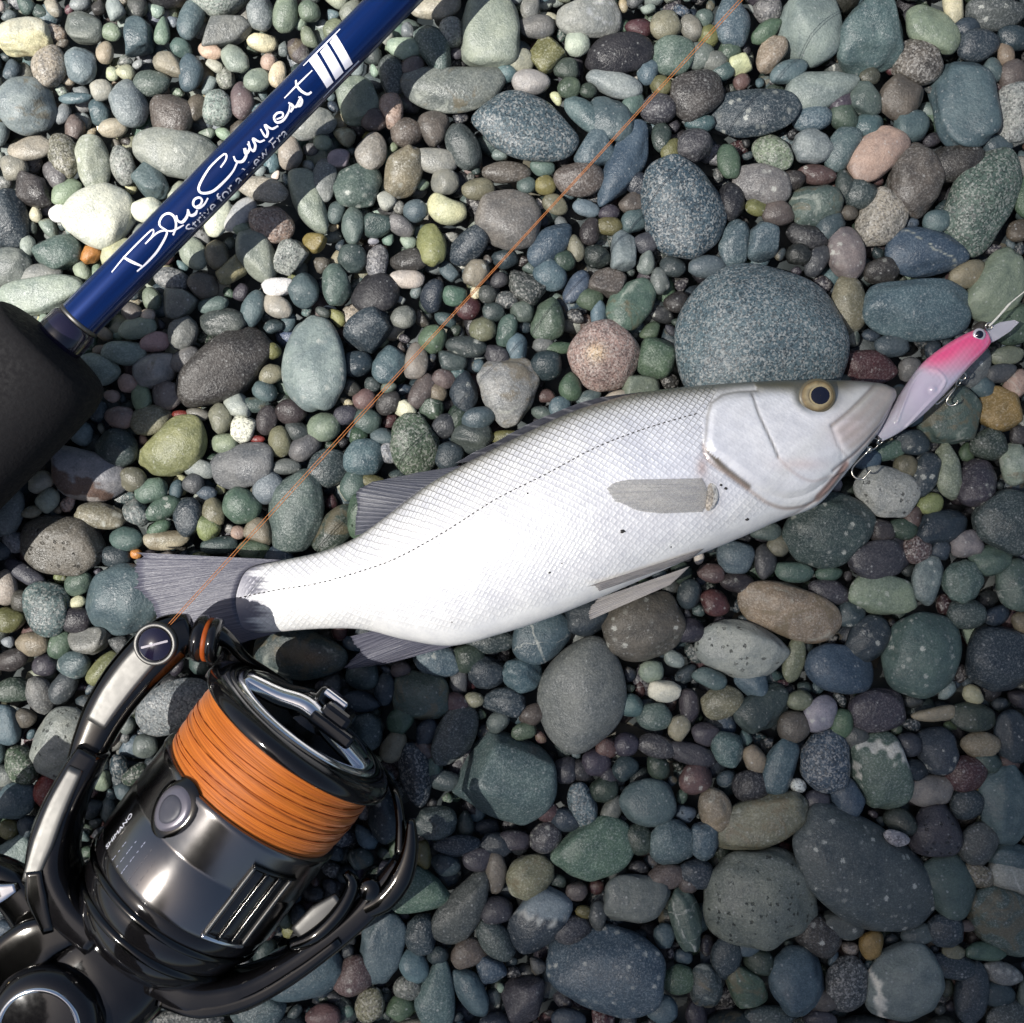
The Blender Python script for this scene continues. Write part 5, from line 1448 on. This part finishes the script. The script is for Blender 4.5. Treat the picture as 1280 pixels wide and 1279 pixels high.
# ------------------------------------------------------------------ reel
ZL = 0.030
def build_reel():
    u = K * (D - ZL) / D                        # metres per strip px at the reel's height
    ctr = p2w(384, 902, ZL)
    rz = math.atan2(-0.604, 0.797)
    root = empty('fishing_reel', ctr, rz)
    def lathe(name, prof, mat, par=root, n=128, zs=1.0):
        V, F = lathe_arrays([(t * u, r * u) for t, r in prof], n)
        return link(name, np_mesh(name, V, F[:, ::-1], mats=[mat]), par)
    def sweep(name, path, wid, hei, mat, par=root, n=20, power=3.5, up=(0, 0, 1), sub=6):
        P = catmull(np.array(path, float) * u, sub)
        w = np.interp(np.linspace(0, 1, len(P)), np.linspace(0, 1, len(wid)), wid) * u
        h = np.interp(np.linspace(0, 1, len(P)), np.linspace(0, 1, len(hei)), hei) * u
        V, F = sweep_arrays(P, w, h, n, power, up)
        return link(name, poly_mesh(name, V, F, [mat]), par)
    def tube(name, path, rad, mat, par=root, n=12, sub=6):
        P = catmull(np.array(path, float) * u, sub)
        rr = np.interp(np.linspace(0, 1, len(P)), np.linspace(0, 1, len(rad)), rad) * u
        V, F = tube_arrays(P, rr, n)
        return link(name, poly_mesh(name, V, F, [mat]), par)
    def box(name, c, s, mat, par=root, rot=None, bev=0.18):
        bm = bmesh.new(); bmesh.ops.create_cube(bm, size=1.0)
        for v in bm.verts: v.co = Vector((v.co.x * s[0], v.co.y * s[1], v.co.z * s[2])) * u
        bmesh.ops.bevel(bm, geom=bm.edges[:] + bm.verts[:], offset=min(s) * bev * u, segments=2, affect='EDGES', profile=0.5)
        if rot is not None: bmesh.ops.rotate(bm, verts=bm.verts[:], cent=(0, 0, 0), matrix=rot)
        me = bpy.data.meshes.new(name); bm.to_mesh(me); bm.free(); me.materials.append(mat)
        o = link(name, me, par); o.location = Vector(c) * u
        return o
    # --- spool
    sp = lathe('spool_skirt', [(-111, 96), (-112, 124), (-114, 126), (-119, 126.5), (-122, 125), (-173, 125), (-175, 123.2), (-179, 123.2), (-181, 125), (-238, 125), (-243, 124), (-246, 121), (-246.5, 112)], M['gunmetal'])
    lathe('spool_lip', [(-2, 100), (-1, 112), (0.5, 116), (-1, 122), (-5, 130), (-12, 134.5), (-18, 135), (-22, 133), (-25, 126), (-26, 114)], M['gloss_black'], sp)
    lathe('lip_ring', [(-4, 104), (0.5, 106), (1.6, 109), (1.4, 112), (0.2, 115)], M['dark_chrome'], sp)
    prof = []
    rr = np.random.default_rng(4)
    for i in range(151):
        t = -24.5 - 87 * i / 150
        q = i / 150
        prof.append((t, 121.0 - 2.0 * q + 2.2 * math.sin(PI * q) + 0.5 * math.sin(q * 34 + 0.5) + 0.3 * rr.normal()))
    ln = lathe('wound_line', prof, M['braid'], sp)
    # darker crossing turns of line
    parts = []
    for s0, s1, t0 in [(-34, -58, 0.3), (-46, -66, 1.2), (-62, -78, 2.0), (-70, -98, 0.6), (-84, -103, 1.6)]:
        a = np.linspace(0, PI, 60)
        tt = s0 + (s1 - s0) * a / PI
        R_ = np.interp(-tt, [-p[0] for p in prof], [p[1] for p in prof]) + 0.3
        pts = np.stack([R_ * np.cos(a), tt, R_ * np.sin(a)], -1) * u
        parts.append(tube_arrays(pts, 0.55 * u, 6))
    V, F = join_arrays(parts)
    link('crossing_turn', poly_mesh('crossing_turn', V, F, [M['braid_dark']]), ln)
    # --- drag knob
    dk = lathe('drag_knob', [(-3, 107), (1.5, 106), (4, 101), (4, 94), (1, 88), (-6, 84), (-12, 80), (-14, 40), (-14, 0.2)], M['bright_chrome'], sp)
    lathe('knob_recess', [(-6, 83), (-9, 78), (-12, 70), (-12.5, 30), (-12.5, 0.2)], M['dark_chrome'], dk)
    sweep('knob_bar', [(-92, 0, 10), (-48, 9, 8), (-6, 22, 6), (40, 10, 6), (92, 0, 8)], [20, 24, 26, 22, 18], [44, 60, 74, 60, 44], M['bright_chrome'], dk, up=(0, 0, 1), power=4)
    box('knob_top', (26, 30, 14), (40, 30, 44), M['gloss_black'], dk, bev=0.25)
    box('knob_window', (30, 20, 34), (62, 18, 20), M['gloss_black'], dk, bev=0.25)
    box('knob_click', (12, 48, 8), (34, 9, 22), M['bright_chrome'], dk, bev=0.3)
    lathe('knob_hub', [(50, 0.2), (50, 9), (46, 12), (36, 13), (34, 20), (24, 24), (0, 30)], M['gloss_black'], dk, 48)
    # --- line clip on the skirt
    def on_skirt(ang, t, lift=0.0, R=125.0):
        return ((R + lift) * math.cos(ang), t, (R + lift) * math.sin(ang))
    a0 = math.radians(118)
    g = []
    nu, nv = 26, 22
    def patch(name, fn, mat, par, nu=26, nv=22, th=3.0):
        V = np.array([[fn(i / (nu - 1), j / (nv - 1)) for j in range(nv)] for i in range(nu)]).reshape(-1, 3) * u
        return link(name, np_mesh(name, V, grid_faces(nu, nv), mats=[mat]), par)
    def clip(scale, lift, name, mat, par):
        # rounded tongue: wide towards the spool lip
        rows, seg = 9, 40
        c0 = (-147, a0)
        V = []
        for k_ in range(rows):
            q = k_ / (rows - 1)
            h = lift * math.sqrt(max(0, 1 - (q) ** 6))
            for j in range(seg):
                th = 2 * PI * j / seg
                ru = 29 * scale * q * (1.0 + 0.10 * math.cos(th)); rv = 25 * scale * q * (1.0 + 0.22 * math.cos(th))
                t = c0[0] + ru * math.cos(th) * 1.05
                an = c0[1] - rv * math.sin(th) / 125
                V.append(on_skirt(an, t, h - 0.5))
        V = np.array(V) * u
        return link(name, np_mesh(name, V, grid_faces(rows, seg, True), mats=[mat]), par)
    cl = clip(1.22, 3.0, 'line_clip', M['dark_chrome'], sp)
    clip(0.98, 5.5, 'clip_frame', M['grey_gloss'], cl)
    clip(0.66, 7.0, 'clip_pad', M['grey_rubber'], cl)
    # --- vent block on the skirt: bars with dark slots between
    a1 = math.radians(52)
    for i, an in enumerate(np.radians([63, 54.5, 46, 37.5])):
        pth = [on_skirt(an, t, 1.2) for t in (-140, -160, -185, -210, -236)]
        sweep('vent_bar', pth, [4, 5, 5, 5, 4], [5, 5, 5, 5, 5], M['satin_silver'] if i in (0, 3) else M['dark_chrome'], sp, up=(math.cos(an), 0, math.sin(an)), power=3)
    for an in np.radians([58.7, 50.2, 41.7]):
        pth = [on_skirt(an, t, 0.2) for t in (-142, -185, -234)]
        sweep('vent_slot', pth, [12, 12, 12], [2, 2, 2], M['gloss_black'], sp, up=(math.cos(an), 0, math.sin(an)), power=5)
    pth = [on_skirt(math.radians(a), -238, 1.4) for a in (64, 58, 50, 42, 36)]
    sweep('vent_rim', pth, [5] * 5, [5] * 5, M['bright_chrome'], sp, up=(0, 1, 0))
    pth = [on_skirt(math.radians(a), -139, 1.4) for a in (64, 58, 50, 42, 34)]
    sweep('vent_rim', pth, [4] * 5, [4] * 5, M['dark_chrome'], sp, up=(0, 1, 0))
    # --- small print round the skirt
    def skirt_text(body, ang, t0, length, h, mat):
        tv, tf = text_arrays(body)
        x0, x1 = tv[:, 0].min(), tv[:, 0].max()
        t = t0 + (tv[:, 0] - x0) / (x1 - x0) * length
        an = ang - (0.3 - tv[:, 1]) * h / 125
        P = np.stack([125.35 * np.cos(an), t, 125.35 * np.sin(an)], -1) * u
        link('skirt_print', np_mesh('skirt_print', P, tf, mats=[mat], smooth=False), sp)
    skirt_text('SHIMANO', math.radians(140), -240, 50, 9, M['white_print'])
    skirt_text('-- - --', math.radians(130), -240, 27, 7, M['pale_print'])
    skirt_text('- -- --- -', math.radians(124.5), -240, 38, 6, M['pale_print'])
    skirt_text('--- -- - --', math.radians(119.5), -240, 46, 6, M['pale_print'])
    skirt_text('-- --- - -- -', math.radians(113.5), -240, 46, 6, M['print_dark'])
    skirt_text('- -- - --', math.radians(108), -236, 34, 6, M['print_dark'])
    # --- rotor
    ro = lathe('rotor', [(-236, 100), (-238, 116), (-244, 121), (-262, 120.5), (-268, 116), (-276, 117), (-296, 112), (-300, 108), (-306, 109), (-326, 100), (-345, 84), (-352, 60), (-352, 0.2)], M['gloss_black'])
    lathe('rotor_ring', [(-262, 121.2), (-264, 123.5), (-269, 123.5), (-271, 120)], M['dark_chrome'], ro)
    lathe('rotor_ring', [(-298, 111), (-301, 114), (-307, 112.5), (-309, 108)], M['dark_chrome'], ro)
    # U-shaped frame behind the rotor and its two arms
    la = sweep('rotor_arm', [(-40, -352, 26), (-95, -345, 26), (-140, -322, 24), (-166, -280, 22), (-178, -240, 22), (-184, -205, 22), (-187, -180, 22)], [44, 46, 50, 46, 40, 38, 34], [70, 74, 78, 72, 64, 56, 46], M['gloss_black'], ro, power=5)
    sweep('arm_plate', [(-146, -336, 62), (-162, -290, 58), (-176, -245, 54), (-186, -200, 48)], [18, 26, 24, 18], [9, 9, 9, 9], M['satin_silver'], la, power=6)
    sweep('arm_plate', [(-92, -372, 58), (-128, -345, 62), (-150, -322, 62)], [14, 26, 20], [9, 9, 9], M['dark_chrome'], la, power=6)
    ra = sweep('rotor_arm', [(40, -352, 20), (90, -343, 18), (132, -312, 14), (160, -265, 10), (182, -205, 8), (196, -150, 8), (201, -100, 8), (199, -65, 8)], [40, 42, 44, 38, 34, 32, 32, 24], [62, 66, 66, 60, 52, 46, 42, 34], M['gloss_black'], ro, power=5)
    sweep('arm_plate', [(60, -366, 46), (110, -345, 46), (150, -300, 42), (176, -240, 38), (194, -180, 34)], [12, 16, 14, 12, 9], [8, 8, 8, 8, 8], M['dark_chrome'], ra, power=6)
    sweep('arm_plate', [(150, -205, 34), (158, -170, 36), (166, -140, 34)], [26, 34, 24], [9, 9, 9], M['satin_silver'], ra, power=4)
    tube('balance_lever', [(150, -222, 30), (166, -190, 38), (172, -150, 36), (166, -118, 30), (150, -112, 26)], [8, 10, 10, 9, 5], M['dark_chrome'], ra)
    lathe_v, lathe_f = lathe_arrays([(0, 0.1 * u), (0, 12 * u), (-4 * u, 14 * u), (-20 * u, 14 * u)], 32, 'z')
    o = link('hinge_pin', np_mesh('hinge_pin', lathe_v, lathe_f, mats=[M['dark_chrome']]), ra); o.location = Vector((186, -110, 34)) * u
    # --- bail
    ba = sweep('bail_arm', [(-190, -212, 12), (-197, -180, 10), (-206, -140, 8), (-209, -95, 6), (-205, -50, 5), (-197, -16, 2), (-184, 6, 0)], [32, 46, 54, 60, 64, 60, 40], [34, 36, 36, 36, 38, 40, 32], M['dark_chrome'], root, power=3.2)
    sweep('arm_face', [(-204, -152, 26.5), (-208, -112, 26), (-208, -72, 25), (-206, -46, 24.5)], [26, 33, 35, 34], [5, 5, 5, 5], M['satin_silver'], ba, power=6)
    V, F = lathe_arrays([(0, 0.1), (0, 19.5), (-1.5, 20.5), (-8, 20.5)], 40, 'z')
    o = link('screw_head', np_mesh('screw_head', V * u, F, mats=[M['navy_trim']]), ba); o.location = Vector((-205, -30, 28.5)) * u
    box('screw_slot', (0, 0, 0.3), (34, 3.2, 1.6), M['grey_gloss'], o, Matrix.Rotation(0.9, 3, 'Z'))
    V, F = lathe_arrays([(0, 21), (1.5, 22), (1.5, 25), (0, 26.5), (-8, 27)], 40, 'z')
    o = link('screw_ring', np_mesh('screw_ring', V * u, F, mats=[M['satin_silver']]), ba); o.location = Vector((-205, -30, 27.5)) * u
    V, F = lathe_arrays([(0, 0.2), (0, 24), (3, 29), (12, 30), (15, 26), (20, 26), (23, 29), (30, 28), (33, 20), (33, 0.2)], 48)
    o = link('line_roller', np_mesh('line_roller', V * u, F[:, ::-1], mats=[M['gloss_black']]), ba); o.location = Vector((-176, -2, -4)) * u; o.rotation_euler = (0, 0, math.radians(-62))
    V, F = lathe_arrays([(0, 26.5), (1, 27.6), (5, 27.6), (6, 26.5)], 48)
    link('roller_band', np_mesh('roller_band', V * u, F[:, ::-1], mats=[M['braid_dark']]), o).location = Vector((0, 14.5, 0)) * u
    # wire: from the roller over the far side of the spool to the other arm
    tube('bail_wire', [(-160, 16, -6), (-140, 18, -12), (-112, 6, -40), (-62, -8, -112), (10, -14, -142), (80, -14, -116), (126, -12, -60), (143, -8, -12), (168, -28, 6), (192, -58, 14)], [16, 10, 7, 6, 5.5, 5.5, 5.5, 5.5, 6, 8], M['dark_chrome'], ba)
    sweep('bail_end', [(176, -14, 16), (196, -42, 20), (208, -75, 20), (208, -110, 16), (196, -140, 12)], [10, 20, 30, 32, 26], [18, 28, 36, 40, 34], M['dark_chrome'], ba, power=3)
    # --- body, stem and handle knob
    bd = sweep('body', [(0, -340, -20), (-10, -380, -20), (-20, -420, -22), (-40, -470, -24), (-60, -540, -24)], [150, 170, 176, 180, 120], [130, 150, 160, 160, 120], M['gloss_black'], root, power=3)
    sweep('side_plate', [(-70, -356, 52), (-96, -392, 54), (-104, -440, 50), (-100, -500, 40)], [30, 60, 74, 50], [14, 16, 16, 14], M['dark_chrome'], bd, power=5)
    sweep('stem', [(-110, -395, 6), (-170, -380, 12), (-235, -400, 16), (-300, -440, 22)], [64, 52, 48, 60], [46, 42, 40, 40], M['dark_chrome'], bd, power=4)
    sweep('stem_facet', [(-158, -362, 40), (-172, -382, 42), (-190, -398, 40)], [10, 26, 12], [8, 8, 8], M['bright_chrome'], bd, power=6)
    sweep('foot', [(-300, -330, 30), (-310, -420, 32), (-312, -520, 34)], [50, 56, 44], [16, 22, 14], M['dark_chrome'], bd, power=4)
    hk = empty('handle', (0, 0, 0)); hk.parent = root
    kx, ky = None, None
    # knob placed by its place on the strip
    w = p2w(57, 1278, ZL + 0.012) - Vector(ctr)
    lx = w.x * math.cos(-rz) - w.y * math.sin(-rz); ly = w.x * math.sin(-rz) + w.y * math.cos(-rz)
    def knob(name, prof, mat, par, dz=0.0):
        V, F = lathe_arrays(prof, 64, 'z')
        o = link(name, np_mesh(name, V * u, F, mats=[mat]), par)
        o.location = (lx, ly, 0.012 + dz)
        return o
    knob('handle_cap', [(20, 0.2), (20, 46), (17, 57), (8, 66), (-6, 70), (-26, 66), (-40, 57)], M['gloss_black'], hk)
    knob('cap_ring', [(20.6, 44.5), (22.2, 46), (22.2, 48.5), (19.5, 50)], M['bright_chrome'], hk)
    knob('cap_collar', [(-26, 72), (-22, 77), (-34, 80), (-52, 75)], M['dark_chrome'], hk)
    tube('drive_shaft', [(lx / u, ly / u, 30), (lx / u + 10, ly / u + 20, -20), (-20, -400, -20)], [30, 30, 34], M['gloss_black'], hk)
    box('brass_stub', (-210, -480, 30), (40, 22, 22), M['gold'], hk, Matrix.Rotation(0.6, 3, 'Z'), 0.3)
    tag(root, 'black and chrome spinning reel with an orange line filled spool', 'fishing reel')
    return root
M['braid_dark'] = simple_mat('orange_dark_turn', (0.30, 0.055, 0.004), 0.6, 0, 0.3, 0, 0.3, 900)  # deeper orange of the crossing turns and the roller band
M['grey_gloss'] = simple_mat('grey_gloss', (0.14, 0.13, 0.155), 0.25, 0.3, 0.5, 0.4)
M['gold'] = simple_mat('gold_brass', (0.62, 0.46, 0.24), 0.2, 1.0)
build_reel()

# ------------------------------------------------------------------ orange main line running from the bail roller to the first guide
def build_line():
    parts = []
    for off in (-1.3, 1.3):
        P = []
        for t in np.linspace(0, 1, 40):
            x = 205 + (1100 - 205) * t; y = 788 + (-190 - 788) * t
            zz = 0.034 + 0.016 * t
            sag = 2.0 * math.sin(PI * t)
            P.append(tuple(p2w(x + off * 0.7 * (1 + 0.3 * math.sin(9 * t)) - sag * 0.3, y + off * 0.7 * (1 + 0.3 * math.sin(9 * t)) + sag * 0.3, zz)))
        parts.append(tube_arrays(np.array(P), 0.00009, 8))
    V, F = join_arrays(parts)
    o = link('fishing_line', poly_mesh('fishing_line', V, F, [M['line']]))
    tag(o, 'thin orange doubled fishing line stretched over the pebbles from the reel', 'fishing line')
build_line()
